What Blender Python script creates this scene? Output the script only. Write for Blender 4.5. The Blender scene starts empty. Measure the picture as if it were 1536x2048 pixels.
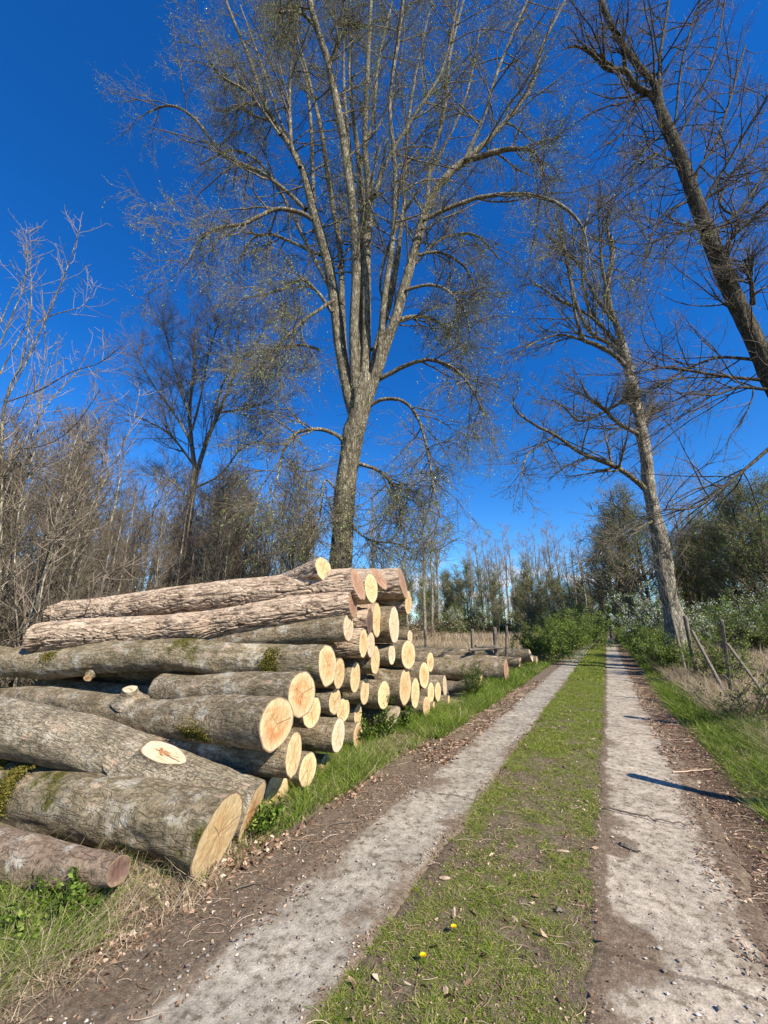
import bpy, math, random
import numpy as np
from mathutils import Vector, Matrix

# ------------------------------------------------------------------ camera, sky, sun, exposure
C = bpy.context.scene
COL = C.collection
F = 790.0; PITCH = math.atan(231 / F); YAW = math.atan(445 * math.cos(PITCH) / F); EYE = 1.55
cam = bpy.data.cameras.new('camera'); camo = bpy.data.objects.new('camera', cam); COL.objects.link(camo)
camo.location = (0, 0, EYE); camo.rotation_euler = (math.pi / 2 + PITCH, 0, YAW)
cam.sensor_fit = 'VERTICAL'; cam.sensor_height = 36; cam.lens = 36 * F / 2048
cam.clip_start = 0.05; cam.clip_end = 2000
C.camera = camo
SUN_AZ = Vector((0.95, -0.31)).normalized(); SUN_EL = math.radians(37)
w = bpy.data.worlds.new('World'); C.world = w; w.use_nodes = True
nt = w.node_tree; nt.nodes.clear()
def N(nt, typ, **kw):
    n = nt.nodes.new(typ)
    for k, v in kw.items(): setattr(n, k, v)
    return n
out = N(nt, 'ShaderNodeOutputWorld'); bg = N(nt, 'ShaderNodeBackground')
sky = N(nt, 'ShaderNodeTexSky', sky_type='NISHITA'); sky.sun_disc = False
sky.sun_elevation = SUN_EL; sky.sun_rotation = math.atan2(SUN_AZ.x, SUN_AZ.y)
sky.air_density = 1.0; sky.dust_density = 0.1; sky.ozone_density = 2.5; sky.altitude = 300
hs = N(nt, 'ShaderNodeHueSaturation'); hs.inputs['Saturation'].default_value = 1.28; hs.inputs['Value'].default_value = 1.0
mulc = N(nt, 'ShaderNodeMix', data_type='RGBA', blend_type='MULTIPLY'); mulc.inputs[0].default_value = 1.0
mulc.inputs[7].default_value = (0.26, 0.92, 1.42, 1)
nt.links.new(sky.outputs[0], hs.inputs['Color']); nt.links.new(hs.outputs[0], mulc.inputs[6])
# small low clouds by the horizon
tc = N(nt, 'ShaderNodeTexCoord'); sx = N(nt, 'ShaderNodeSeparateXYZ'); nt.links.new(tc.outputs['Generated'], sx.inputs[0])
mp = N(nt, 'ShaderNodeMapping'); mp.inputs['Scale'].default_value = (5, 5, 16); nt.links.new(tc.outputs['Generated'], mp.inputs[0])
cn = N(nt, 'ShaderNodeTexNoise'); cn.inputs['Scale'].default_value = 1.6; cn.inputs['Detail'].default_value = 8; nt.links.new(mp.outputs[0], cn.inputs['Vector'])
cr = N(nt, 'ShaderNodeMapRange'); cr.inputs[1].default_value = 0.49; cr.inputs[2].default_value = 0.60; nt.links.new(cn.outputs[0], cr.inputs[0])
zr = N(nt, 'ShaderNodeMapRange'); zr.inputs[1].default_value = 0.17; zr.inputs[2].default_value = 0.10; nt.links.new(sx.outputs[2], zr.inputs[0])
cm = N(nt, 'ShaderNodeMath', operation='MULTIPLY'); nt.links.new(cr.outputs[0], cm.inputs[0]); nt.links.new(zr.outputs[0], cm.inputs[1])
mixc = N(nt, 'ShaderNodeMix', data_type='RGBA'); mixc.inputs[7].default_value = (7.0, 7.6, 8.5, 1)
hz = N(nt, 'ShaderNodeMapRange'); hz.inputs[1].default_value = 0.0; hz.inputs[2].default_value = 0.55; nt.links.new(sx.outputs[2], hz.inputs[0])
hm = N(nt, 'ShaderNodeMix', data_type='RGBA'); hm.inputs[6].default_value = (0.85, 1.15, 1.45, 1); hm.inputs[7].default_value = (0.26, 0.92, 1.42, 1)
nt.links.new(hz.outputs[0], hm.inputs[0]); nt.links.new(hm.outputs[2], mulc.inputs[7])
nt.links.new(cm.outputs[0], mixc.inputs[0]); nt.links.new(mulc.outputs[2], mixc.inputs[6])
nt.links.new(mixc.outputs[2], bg.inputs[0]); bg.inputs[1].default_value = 0.082; nt.links.new(bg.outputs[0], out.inputs[0])
sl = bpy.data.lights.new('sun', 'SUN'); sl.energy = 5.0; sl.angle = math.radians(0.53); sl.color = (1, 0.94, 0.82)
so = bpy.data.objects.new('sun', sl); COL.objects.link(so)
sd = Vector((SUN_AZ.x * math.cos(SUN_EL), SUN_AZ.y * math.cos(SUN_EL), math.sin(SUN_EL)))
so.rotation_euler = sd.to_track_quat('Z', 'Y').to_euler(); so.location = (20, -10, 30)
C.view_settings.view_transform = 'Standard'; C.view_settings.look = 'None'; C.view_settings.exposure = 0.84; C.view_settings.gamma = 1
C.render.engine = 'CYCLES'; C.cycles.max_bounces = 5; C.cycles.diffuse_bounces = 3; C.cycles.transparent_max_bounces = 8

# ------------------------------------------------------------------ where things stand (photo pixel + real distance -> metres)
def ray(px, py):
    x = px - 768; y = 1024 - py
    fw = F * math.cos(PITCH) - y * math.sin(PITCH); up = F * math.sin(PITCH) + y * math.cos(PITCH)
    return np.array([-math.sin(YAW) * fw + math.cos(YAW) * x, math.cos(YAW) * fw + math.sin(YAW) * x, up]), fw
O3 = np.array([0, 0, EYE])
def gnd(px, py, z=0.0):
    d, _ = ray(px, py); return O3 + d * (z - EYE) / d[2]
def onX(px, py, X):
    d, _ = ray(px, py); return O3 + d * X / d[0]
def onD(px, py, D):                    # point at horizontal distance D along the view axis
    d, fw = ray(px, py); return O3 + d * D / fw
def pxr(hw, py, D):                    # half width in pixels -> radius in metres
    _, fw = ray(768, py)
    up = F * math.sin(PITCH) + (1024 - py) * math.cos(PITCH)
    return hw * D / fw
def onG(px, D):
    p = onD(px, 1200, D); return np.array([p[0], p[1], 0.0])

# ------------------------------------------------------------------ numpy noise
def _h(ix, iy, iz, s):
    n = (ix * 374761393 + iy * 668265263 + iz * 2147483647 + s * 1274126177) & 0xffffffff
    n = ((n ^ (n >> 13)) * 1274126177) & 0xffffffff
    return ((n ^ (n >> 16)) & 0xffff) / 65535.0
def vn(p, s=0):
    i = np.floor(p).astype(np.int64); f = p - i; f = f * f * (3 - 2 * f)
    r = 0
    for dx in (0, 1):
        for dy in (0, 1):
            for dz in (0, 1):
                wgt = (f[..., 0] if dx else 1 - f[..., 0]) * (f[..., 1] if dy else 1 - f[..., 1]) * (f[..., 2] if dz else 1 - f[..., 2])
                r = r + wgt * _h(i[..., 0] + dx, i[..., 1] + dy, i[..., 2] + dz, s)
    return r * 2 - 1
def fbm(p, o=4, s=0):
    a = 1; t = 0
    for k in range(o): t = t + a * vn(p * 2 ** k, s + k); a *= 0.5
    return t

# ------------------------------------------------------------------ mesh + object helpers
def mesh(name, V, Fc, mat, smooth=False, attr=None, n=4):
    V = np.asarray(V, dtype=np.float32).reshape(-1, 3); Fc = np.asarray(Fc, dtype=np.int32).reshape(-1, n)
    m = bpy.data.meshes.new(name); m.vertices.add(len(V)); m.vertices.foreach_set('co', V.ravel())
    m.loops.add(Fc.size); m.loops.foreach_set('vertex_index', Fc.ravel())
    m.polygons.add(len(Fc)); m.polygons.foreach_set('loop_start', np.arange(0, Fc.size, n, dtype=np.int32))
    m.polygons.foreach_set('loop_total', np.full(len(Fc), n, dtype=np.int32))
    if smooth: m.polygons.foreach_set('use_smooth', np.ones(len(Fc), dtype=bool))
    m.update(calc_edges=True)
    if attr is not None:
        for k, v in attr.items():
            a = m.attributes.new(k, 'FLOAT', 'POINT'); a.data.foreach_set('value', np.asarray(v, dtype=np.float32))
    if mat: m.materials.append(mat)
    return m
def link(name, me, parent=None, loc=None, rot=None):
    o = bpy.data.objects.new(name, me); COL.objects.link(o)
    if parent is not None: o.parent = parent
    if loc is not None: o.location = loc
    if rot is not None: o.rotation_euler = rot
    return o
def tag(o, label=None, cat=None, group=None, kind=None):
    if label: o['label'] = label
    if cat: o['category'] = cat
    if group: o['group'] = group
    if kind: o['kind'] = kind
    return o
def empty(name, loc, label, cat, group=None):
    return tag(link(name, None, None, loc), label, cat, group)
def copy_tree(o, loc, rz, sc=1.0):
    c = o.copy(); COL.objects.link(c); c.location = loc; c.rotation_euler = (0, 0, rz); c.scale = (sc, sc, sc)
    for ch in list(o.children):
        k = ch.copy(); COL.objects.link(k); k.parent = c
        for g2 in list(ch.children):
            q = g2.copy(); COL.objects.link(q); q.parent = k
    return c

def tubes(P, R, sides):
    P = np.asarray(P, float); R = np.asarray(R, float); B, n, _ = P.shape
    T = np.gradient(P, axis=1); T /= np.linalg.norm(T, axis=2, keepdims=True) + 1e-9
    ref = np.where(np.abs(T[:, 0, 2:3]) > 0.9, np.array([[1., 0, 0]]), np.array([[0, 0, 1.]]))
    U = np.cross(T[:, 0], ref); U /= np.linalg.norm(U, axis=1, keepdims=True) + 1e-9
    ang = np.arange(sides) * 2 * math.pi / sides; ca, sa = np.cos(ang), np.sin(ang)
    V = np.empty((B, n, sides, 3))
    for i in range(n):
        U = U - T[:, i] * np.sum(U * T[:, i], 1, keepdims=True); U /= np.linalg.norm(U, axis=1, keepdims=True) + 1e-9
        W = np.cross(T[:, i], U)
        V[:, i] = P[:, i, None] + R[:, i, None, None] * (ca[None, :, None] * U[:, None] + sa[None, :, None] * W[:, None])
    b = np.arange(B)[:, None, None] * n * sides; r = np.arange(n - 1)[None, :, None] * sides; s = np.arange(sides)[None, None, :]; s2 = (s + 1) % sides
    Q = np.stack([b + r + s, b + r + s2, b + r + sides + s2, b + r + sides + s], -1).reshape(-1, 4)
    return V.reshape(-1, 3), Q
class Bag:
    def __init__(s): s.V = []; s.Q = []; s.A = []; s.k = 0
    def add(s, V, Q, a=None):
        V = np.asarray(V).reshape(-1, 3); s.V.append(V); s.Q.append(np.asarray(Q) + s.k); s.k += len(V)
        s.A.append(np.zeros(len(V)) if a is None else np.asarray(a, float) * np.ones(len(V)))
    def tube(s, P, R, sides): s.add(*tubes(P, R, sides))
    def mesh(s, name, mat, smooth=True, n=4): return mesh(name, np.concatenate(s.V), np.concatenate(s.Q), mat, smooth, {'rnd': np.concatenate(s.A)}, n)
def resample(pts, n):
    pts = np.asarray(pts, float); d = np.r_[0, np.cumsum(np.linalg.norm(np.diff(pts[:, :3], axis=0), axis=1))]
    t = np.linspace(0, d[-1], n)
    # smooth interpolation (Catmull-Rom on the polyline)
    k = len(pts); idx = np.clip(np.searchsorted(d, t, side='right') - 1, 0, k - 2)
    f = ((t - d[idx]) / (d[idx + 1] - d[idx] + 1e-9))[:, None]
    p0 = pts[np.maximum(idx - 1, 0)]; p1 = pts[idx]; p2 = pts[idx + 1]; p3 = pts[np.minimum(idx + 2, k - 1)]
    res = 0.5 * ((2 * p1) + (p2 - p0) * f + (2 * p0 - 5 * p1 + 4 * p2 - p3) * f * f + (3 * p1 - p0 - 3 * p2 + p3) * f ** 3)
    return res
def spawn(rng, P, R, k, t0, t1, a_mean, a_sd, Lf, n, wob, trop, rf=0.55, tip=0.004, rmin=0.004, up=0.0, taper_len=0.5, rmax=9):
    B, M, _ = P.shape
    Lp = np.linalg.norm(np.diff(P, axis=1), axis=2).sum(1)
    b = np.repeat(np.arange(B), k); t = rng.uniform(t0, t1, B * k)
    x = t * (M - 1); i = np.minimum(x.astype(int), M - 2); f = (x - i)[:, None]
    pos = P[b, i] * (1 - f) + P[b, i + 1] * f
    T = P[b, i + 1] - P[b, i]; T /= np.linalg.norm(T, axis=1, keepdims=True) + 1e-9
    pr = R[b, i] * (1 - f[:, 0]) + R[b, i + 1] * f[:, 0]
    v = rng.normal(size=(B * k, 3)); v[:, 2] += up; v -= T * np.sum(v * T, 1, keepdims=True); v /= np.linalg.norm(v, axis=1, keepdims=True) + 1e-9
    a = np.radians(rng.normal(a_mean, a_sd, B * k))[:, None]
    d = np.cos(a) * T + np.sin(a) * v
    if callable(Lf): L = Lf(Lp[b], t, rng)
    else: L = Lf * (1 - taper_len * t) * rng.uniform(0.6, 1.25, B * k)
    Q = np.empty((B * k, n, 3)); Q[:, 0] = pos
    tr = np.asarray(trop, float)
    for j in range(1, n):
        d = d + rng.normal(size=d.shape) * wob + tr / (n - 1); d /= np.linalg.norm(d, axis=1, keepdims=True)
        Q[:, j] = Q[:, j - 1] + d * (L / (n - 1))[:, None]
    r0 = np.minimum(np.maximum(pr * rf, rmin), rmax); s = np.linspace(0, 1, n)[None]
    RR = r0[:, None] * (1 - s) ** 0.8 + tip * s
    return Q, RR
def leaf_cards(rng, P, size, k, spread=0.03, droop=0.0, aspect=0.45):
    # small leaf / bud faces along twig paths P (B,n,3)
    B, n, _ = P.shape; b = np.repeat(np.arange(B), k); t = rng.uniform(0.15, 1, B * k) * (n - 1); i = np.minimum(t.astype(int), n - 2); f = (t - i)[:, None]
    c = P[b, i] * (1 - f) + P[b, i + 1] * f + rng.normal(size=(B * k, 3)) * spread
    return cards(rng, c, size, aspect, droop)
def cards(rng, c, size, aspect=0.45, droop=0.0, flat=0.0):
    m = len(c); u = rng.normal(size=(m, 3)); u[:, 2] = u[:, 2] * (1 - flat) - droop; u /= np.linalg.norm(u, axis=1, keepdims=True)
    v = rng.normal(size=(m, 3)); v[:, 2] *= (1 - flat); v -= u * np.sum(u * v, 1, keepdims=True); v /= np.linalg.norm(v, axis=1, keepdims=True)
    s = size * rng.uniform(0.6, 1.4, (m, 1))
    bend = np.cross(u, v) * s * 0.18
    V = np.stack([c, c + u * s * 0.5 + v * s * aspect * 0.5 + bend, c + u * s, c + u * s * 0.5 - v * s * aspect * 0.5 + bend], 1)
    Q = np.arange(m * 4).reshape(m, 4)
    return V.reshape(-1, 3), Q, np.repeat(rng.uniform(0, 1, m), 4)

# ------------------------------------------------------------------ materials
def ramp(nt, fac, stops):
    r = N(nt, 'ShaderNodeValToRGB'); e = r.color_ramp.elements
    while len(e) < len(stops): e.new(0.5)
    for k, (p, c) in enumerate(stops): e[k].position = p; e[k].color = (*c, 1)
    nt.links.new(fac, r.inputs[0]); return r.outputs[0]
def newmat(name, rough=0.85, spec=0.2):
    m = bpy.data.materials.new(name); m.use_nodes = True; nt = m.node_tree; b = nt.nodes['Principled BSDF']
    b.inputs['Roughness'].default_value = rough; b.inputs['Specular IOR Level'].default_value = spec
    return m, nt, b
def noise(nt, vec, scale, detail=4, rough=0.55, dist=0.0):
    n = N(nt, 'ShaderNodeTexNoise'); n.inputs['Scale'].default_value = scale; n.inputs['Detail'].default_value = detail
    n.inputs['Roughness'].default_value = rough; n.inputs['Distortion'].default_value = dist
    if vec is not None: nt.links.new(vec, n.inputs['Vector'])
    return n.outputs[0]
def mapping(nt, vec, scale=(1, 1, 1), loc=(0, 0, 0)):
    m = N(nt, 'ShaderNodeMapping'); m.inputs['Scale'].default_value = scale; m.inputs['Location'].default_value = loc
    nt.links.new(vec, m.inputs[0]); return m.outputs[0]
def mth(nt, op, a, b=None, c=None, clamp=False):
    m = N(nt, 'ShaderNodeMath', operation=op); m.use_clamp = clamp
    for k, v in enumerate((a, b, c)):
        if v is None: continue
        if isinstance(v, (int, float)): m.inputs[k].default_value = v
        else: nt.links.new(v, m.inputs[k])
    return m.outputs[0]
def mixrgb(nt, fac, a, b, mode='MIX'):
    m = N(nt, 'ShaderNodeMix', data_type='RGBA', blend_type=mode)
    for k, v in ((0, fac), (6, a), (7, b)):
        if isinstance(v, (int, float)): m.inputs[k].default_value = v
        elif isinstance(v, tuple): m.inputs[k].default_value = (*v, 1)
        else: nt.links.new(v, m.inputs[k])
    return m.outputs[2]
def rng_map(nt, v, a, b, c=0.0, d=1.0):
    m = N(nt, 'ShaderNodeMapRange'); nt.links.new(v, m.inputs[0])
    for k, x in enumerate((a, b, c, d)): m.inputs[k + 1].default_value = x
    return m.outputs[0]
def bump(nt, b, h, strength, dist, prev=None):
    n = N(nt, 'ShaderNodeBump'); n.inputs['Strength'].default_value = strength; n.inputs['Distance'].default_value = dist
    nt.links.new(h, n.inputs['Height'])
    if prev is not None: nt.links.new(prev, n.inputs['Normal'])
    nt.links.new(n.outputs[0], b.inputs['Normal']); return n.outputs[0]

def bark_mat(name, dark, mid, light, along=(2.2, 1, 1), furrow=True, moss=0.0, scale=14, axis='X', bstr=0.8, lichen=0.0, FE=0.8, fur=False):
    m, nt, b = newmat(name, 0.92, 0.12)
    t = N(nt, 'ShaderNodeTexCoord').outputs['Object']
    sc = {'X': (0.28, 1, 1), 'Z': (1, 1, 0.22)}[axis]
    v = mapping(nt, t, sc)
    wob = N(nt, 'ShaderNodeTexNoise'); wob.inputs['Scale'].default_value = 5; nt.links.new(v, wob.inputs['Vector'])
    vv = N(nt, 'ShaderNodeVectorMath', operation='MULTIPLY_ADD'); nt.links.new(wob.outputs[1], vv.inputs[0]); vv.inputs[1].default_value = (0.12, 0.12, 0.12); nt.links.new(v, vv.inputs[2])
    n1 = noise(nt, v, scale * 2.2, 8, 0.7); n2 = noise(nt, t, 3.1, 5, 0.6)
    n3 = noise(nt, t, 40, 5, 0.75)
    def ridge(vec, sc, lo, hi, seed):
        q = noise(nt, mapping(nt, vec, (1, 1, 1), (seed, seed, seed)), sc, 3, 0.5, 0.4)
        return rng_map(nt, mth(nt, 'ABSOLUTE', mth(nt, 'SUBTRACT', q, 0.5)), lo, hi)
    base = ramp(nt, mth(nt, 'ADD', mth(nt, 'MULTIPLY', n1, 0.55), mth(nt, 'MULTIPLY', n2, 0.45)), [(0.33, dark), (0.5, mid), (0.66, light)])
    e1 = ridge(vv.outputs[0], scale, 0.0, 0.075, 3.0); e2 = ridge(vv.outputs[0], scale * 1.9, 0.0, 0.06, 9.0)
    if furrow:
        edge = mth(nt, 'MULTIPLY', e1, mth(nt, 'ADD', mth(nt, 'MULTIPLY', e2, 0.6), 0.4))
        base = mixrgb(nt, mth(nt, 'ADD', mth(nt, 'MULTIPLY', edge, FE), 1 - FE), tuple(x * 0.4 for x in dark), base)  # shadow of the bark fissures painted into the base colour
        h = mth(nt, 'ADD', mth(nt, 'MULTIPLY', edge, 1.0), mth(nt, 'MULTIPLY', n1, 0.8))
        bump(nt, b, h, bstr, 0.03)
    else:
        mot = mth(nt, 'ADD', mth(nt, 'MULTIPLY', n3, 0.6), mth(nt, 'MULTIPLY', noise(nt, mapping(nt, t, (1.4, .7, .7)), 18, 6, 0.8), 0.4))
        base = mixrgb(nt, 1.0, base, ramp(nt, mot, [(0.36, (0.45, 0.43, 0.40)), (0.5, (0.85, 0.85, 0.85)), (0.62, (1.25, 1.22, 1.15))]), 'MULTIPLY')
        base = mixrgb(nt, mth(nt, 'MULTIPLY', mth(nt, 'SUBTRACT', 1.0, e2), 0.55), base, tuple(x * .5 for x in dark))
        h = mth(nt, 'ADD', mth(nt, 'MULTIPLY', mot, 1.2), mth(nt, 'MULTIPLY', e2, 0.35)); h = mth(nt, 'ADD', h, mth(nt, 'MULTIPLY', n1, .6))
        bump(nt, b, h, bstr, 0.02)
    if lichen:
        l = rng_map(nt, noise(nt, t, 6, 8, 0.75), 0.58 - lichen * 0.1, 0.66)
        base = mixrgb(nt, mth(nt, 'MULTIPLY', l, 0.75), base, (0.56, 0.51, 0.42))
        l2 = rng_map(nt, noise(nt, mapping(nt, t, (0.7, 2, 2), (7, 3, 1)), 3.2, 6, 0.7), 0.6, 0.68)
        base = mixrgb(nt, mth(nt, 'MULTIPLY', l2, 0.75), base, (0.52, 0.36, 0.25)); l3 = rng_map(nt, noise(nt, mapping(nt, t, (.8, 1.5, 1.5), (1, 8, 4)), 2.2, 8, 0.75), 0.56, 0.64); base = mixrgb(nt, mth(nt, 'MULTIPLY', l3, 0.55), base, (0.15, 0.125, 0.08))
    if moss:
        geo = N(nt, 'ShaderNodeNewGeometry'); gz = N(nt, 'ShaderNodeSeparateXYZ'); nt.links.new(geo.outputs['Normal'], gz.inputs[0])
        ms = mth(nt, 'ADD', noise(nt, t, 1.5, 7, 0.7), mth(nt, 'MULTIPLY', gz.outputs[2], 0.03))
        mm = rng_map(nt, ms, 0.66 - moss * 0.1, 0.70 - moss * 0.08)
        mc = ramp(nt, noise(nt, t, 50, 3), [(0.35, (0.035, 0.04, 0.01)), (0.7, (0.17, 0.14, 0.03))])
        base = mixrgb(nt, mm, base, mc)
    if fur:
        fa = N(nt, 'ShaderNodeAttribute'); fa.attribute_name = 'fur'; base = mixrgb(nt, rng_map(nt, fa.outputs['Fac'], 0.0, 0.75, 0.0, 1.0), (0.075, 0.045, 0.03), base)  # furrow bottoms: naturally darker bark, plus their shade painted into the colour
    nt.links.new(base, b.inputs['Base Color'])
    return m
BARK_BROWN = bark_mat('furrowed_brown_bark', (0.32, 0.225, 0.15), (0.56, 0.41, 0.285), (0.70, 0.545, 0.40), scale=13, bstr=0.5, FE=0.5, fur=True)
BARK_GREY = bark_mat('grey_bark', (0.12, 0.09, 0.05), (0.28, 0.215, 0.135), (0.44, 0.36, 0.235), furrow=False, moss=0.35, scale=12, lichen=0.5)
BARK_MOSS = bark_mat('mossy_grey_bark', (0.11, 0.085, 0.045), (0.28, 0.22, 0.135), (0.45, 0.37, 0.24), furrow=False, moss=0.9, scale=11, lichen=0.6)
BARK_PALE = bark_mat('pale_rough_bark', (0.13, 0.105, 0.07), (0.33, 0.27, 0.185), (0.56, 0.48, 0.355), furrow=False, moss=0.0, scale=22, lichen=0.3, bstr=1.0)
BARK_STRIP = bark_mat('stripped_brown_trunk', (0.18, 0.12, 0.08), (0.31, 0.22, 0.15), (0.42, 0.32, 0.225), furrow=False, scale=10, lichen=0.2)
BARK_TREE = bark_mat('tree_bark', (0.07, 0.055, 0.035), (0.26, 0.22, 0.15), (0.52, 0.455, 0.335), furrow=True, scale=11, axis='Z', bstr=1.0)
BARK_TREE_PALE = bark_mat('pale_tree_bark', (0.09, 0.08, 0.06), (0.36, 0.31, 0.235), (0.60, 0.54, 0.43), furrow=True, scale=10, axis='Z', bstr=1.0)
BARK_TREE_DARK = bark_mat('dark_tree_bark', (0.035, 0.03, 0.022), (0.11, 0.09, 0.06), (0.19, 0.155, 0.11), furrow=True, scale=9, axis='Z', bstr=1.0)
def twig_mat(name, a, b2):
    m, nt, b = newmat(name, 0.8, 0.2); t = N(nt, 'ShaderNodeTexCoord').outputs['Object']
    c = ramp(nt, noise(nt, t, 2.5, 5, 0.7), [(0.35, a), (0.65, b2)]); nt.links.new(c, b.inputs['Base Color']); return m
TWIG = twig_mat('twig_bark', (0.085, 0.07, 0.048), (0.19, 0.16, 0.11))
TWIG_BACK = twig_mat('greyish_twig_bark', (0.10, 0.08, 0.06), (0.21, 0.17, 0.125))
TWIG_DARK = twig_mat('dark_twig_bark', (0.09, 0.07, 0.055), (0.19, 0.15, 0.11))
TWIG_PALE = twig_mat('pale_twig_bark', (0.13, 0.10, 0.07), (0.34, 0.275, 0.20))
TWIG_THICKET = twig_mat('thicket_twig_bark', (0.10, 0.08, 0.055), (0.24, 0.19, 0.13))
TWIG_FAR = twig_mat('far_twig_bark', (0.16, 0.13, 0.10), (0.30, 0.24, 0.18))
def leaf_mat(name, stops, trans=0.25):
    m, nt, b = newmat(name, 0.75, 0.08); a = N(nt, 'ShaderNodeAttribute'); a.attribute_name = 'rnd'
    c = ramp(nt, a.outputs['Fac'], stops); nt.links.new(c, b.inputs['Base Color'])
    if trans:
        tr = N(nt, 'ShaderNodeBsdfTranslucent'); nt.links.new(c, tr.inputs[0]); mx = N(nt, 'ShaderNodeMixShader'); mx.inputs[0].default_value = trans
        nt.links.new(b.outputs[0], mx.inputs[1]); nt.links.new(tr.outputs[0], mx.inputs[2]); nt.links.new(mx.outputs[0], nt.nodes['Material Output'].inputs[0])
    return m
LEAF_BUD = leaf_mat('young_leaves', [(0.0, (0.12, 0.18, 0.03)), (0.5, (0.27, 0.37, 0.08)), (1.0, (0.40, 0.48, 0.19))])
LEAF_GREEN = leaf_mat('shrub_leaves', [(0.0, (0.06, 0.10, 0.015)), (0.6, (0.15, 0.215, 0.035)), (1.0, (0.28, 0.33, 0.08))], 0.35)
LEAF_DARK = leaf_mat('dark_leaves', [(0.0, (0.06, 0.11, 0.02)), (0.6, (0.16, 0.24, 0.05)), (1.0, (0.30, 0.38, 0.10))], 0.15)
LEAF_OLIVE = leaf_mat('olive_leaves', [(0.0, (0.08, 0.10, 0.025)), (0.6, (0.15, 0.185, 0.04)), (1.0, (0.25, 0.29, 0.08))], 0.3)
LEAF_BROWN = leaf_mat('brown_brush', [(0.0, (0.10, 0.07, 0.045)), (0.6, (0.19, 0.14, 0.085)), (1.0, (0.33, 0.25, 0.16))], 0.1)
BLOSSOM = leaf_mat('white_blossom', [(0.0, (0.55, 0.58, 0.48)), (1.0, (0.80, 0.80, 0.74))], 0.3)
GRASS = leaf_mat('grass_blades', [(0.0, (0.07, 0.11, 0.010)), (0.45, (0.18, 0.26, 0.024)), (0.72, (0.32, 0.34, 0.06)), (1.0, (0.50, 0.42, 0.21))], 0.3)
GRASS_LUSH = leaf_mat('lush_grass_blades', [(0.0, (0.06, 0.11, 0.01)), (0.6, (0.16, 0.24, 0.028)), (0.85, (0.28, 0.34, 0.06)), (1.0, (0.48, 0.42, 0.21))], 0.3)
GRASS_DRY = leaf_mat('dry_grass_blades', [(0.0, (0.19, 0.14, 0.085)), (0.5, (0.40, 0.30, 0.19)), (1.0, (0.60, 0.48, 0.33))], 0.2)
LITTER = leaf_mat('dead_leaf_litter', [(0.0, (0.10, 0.055, 0.035)), (0.5, (0.24, 0.145, 0.09)), (0.85, (0.42, 0.29, 0.20)), (1.0, (0.62, 0.50, 0.36))], 0.0)

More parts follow.
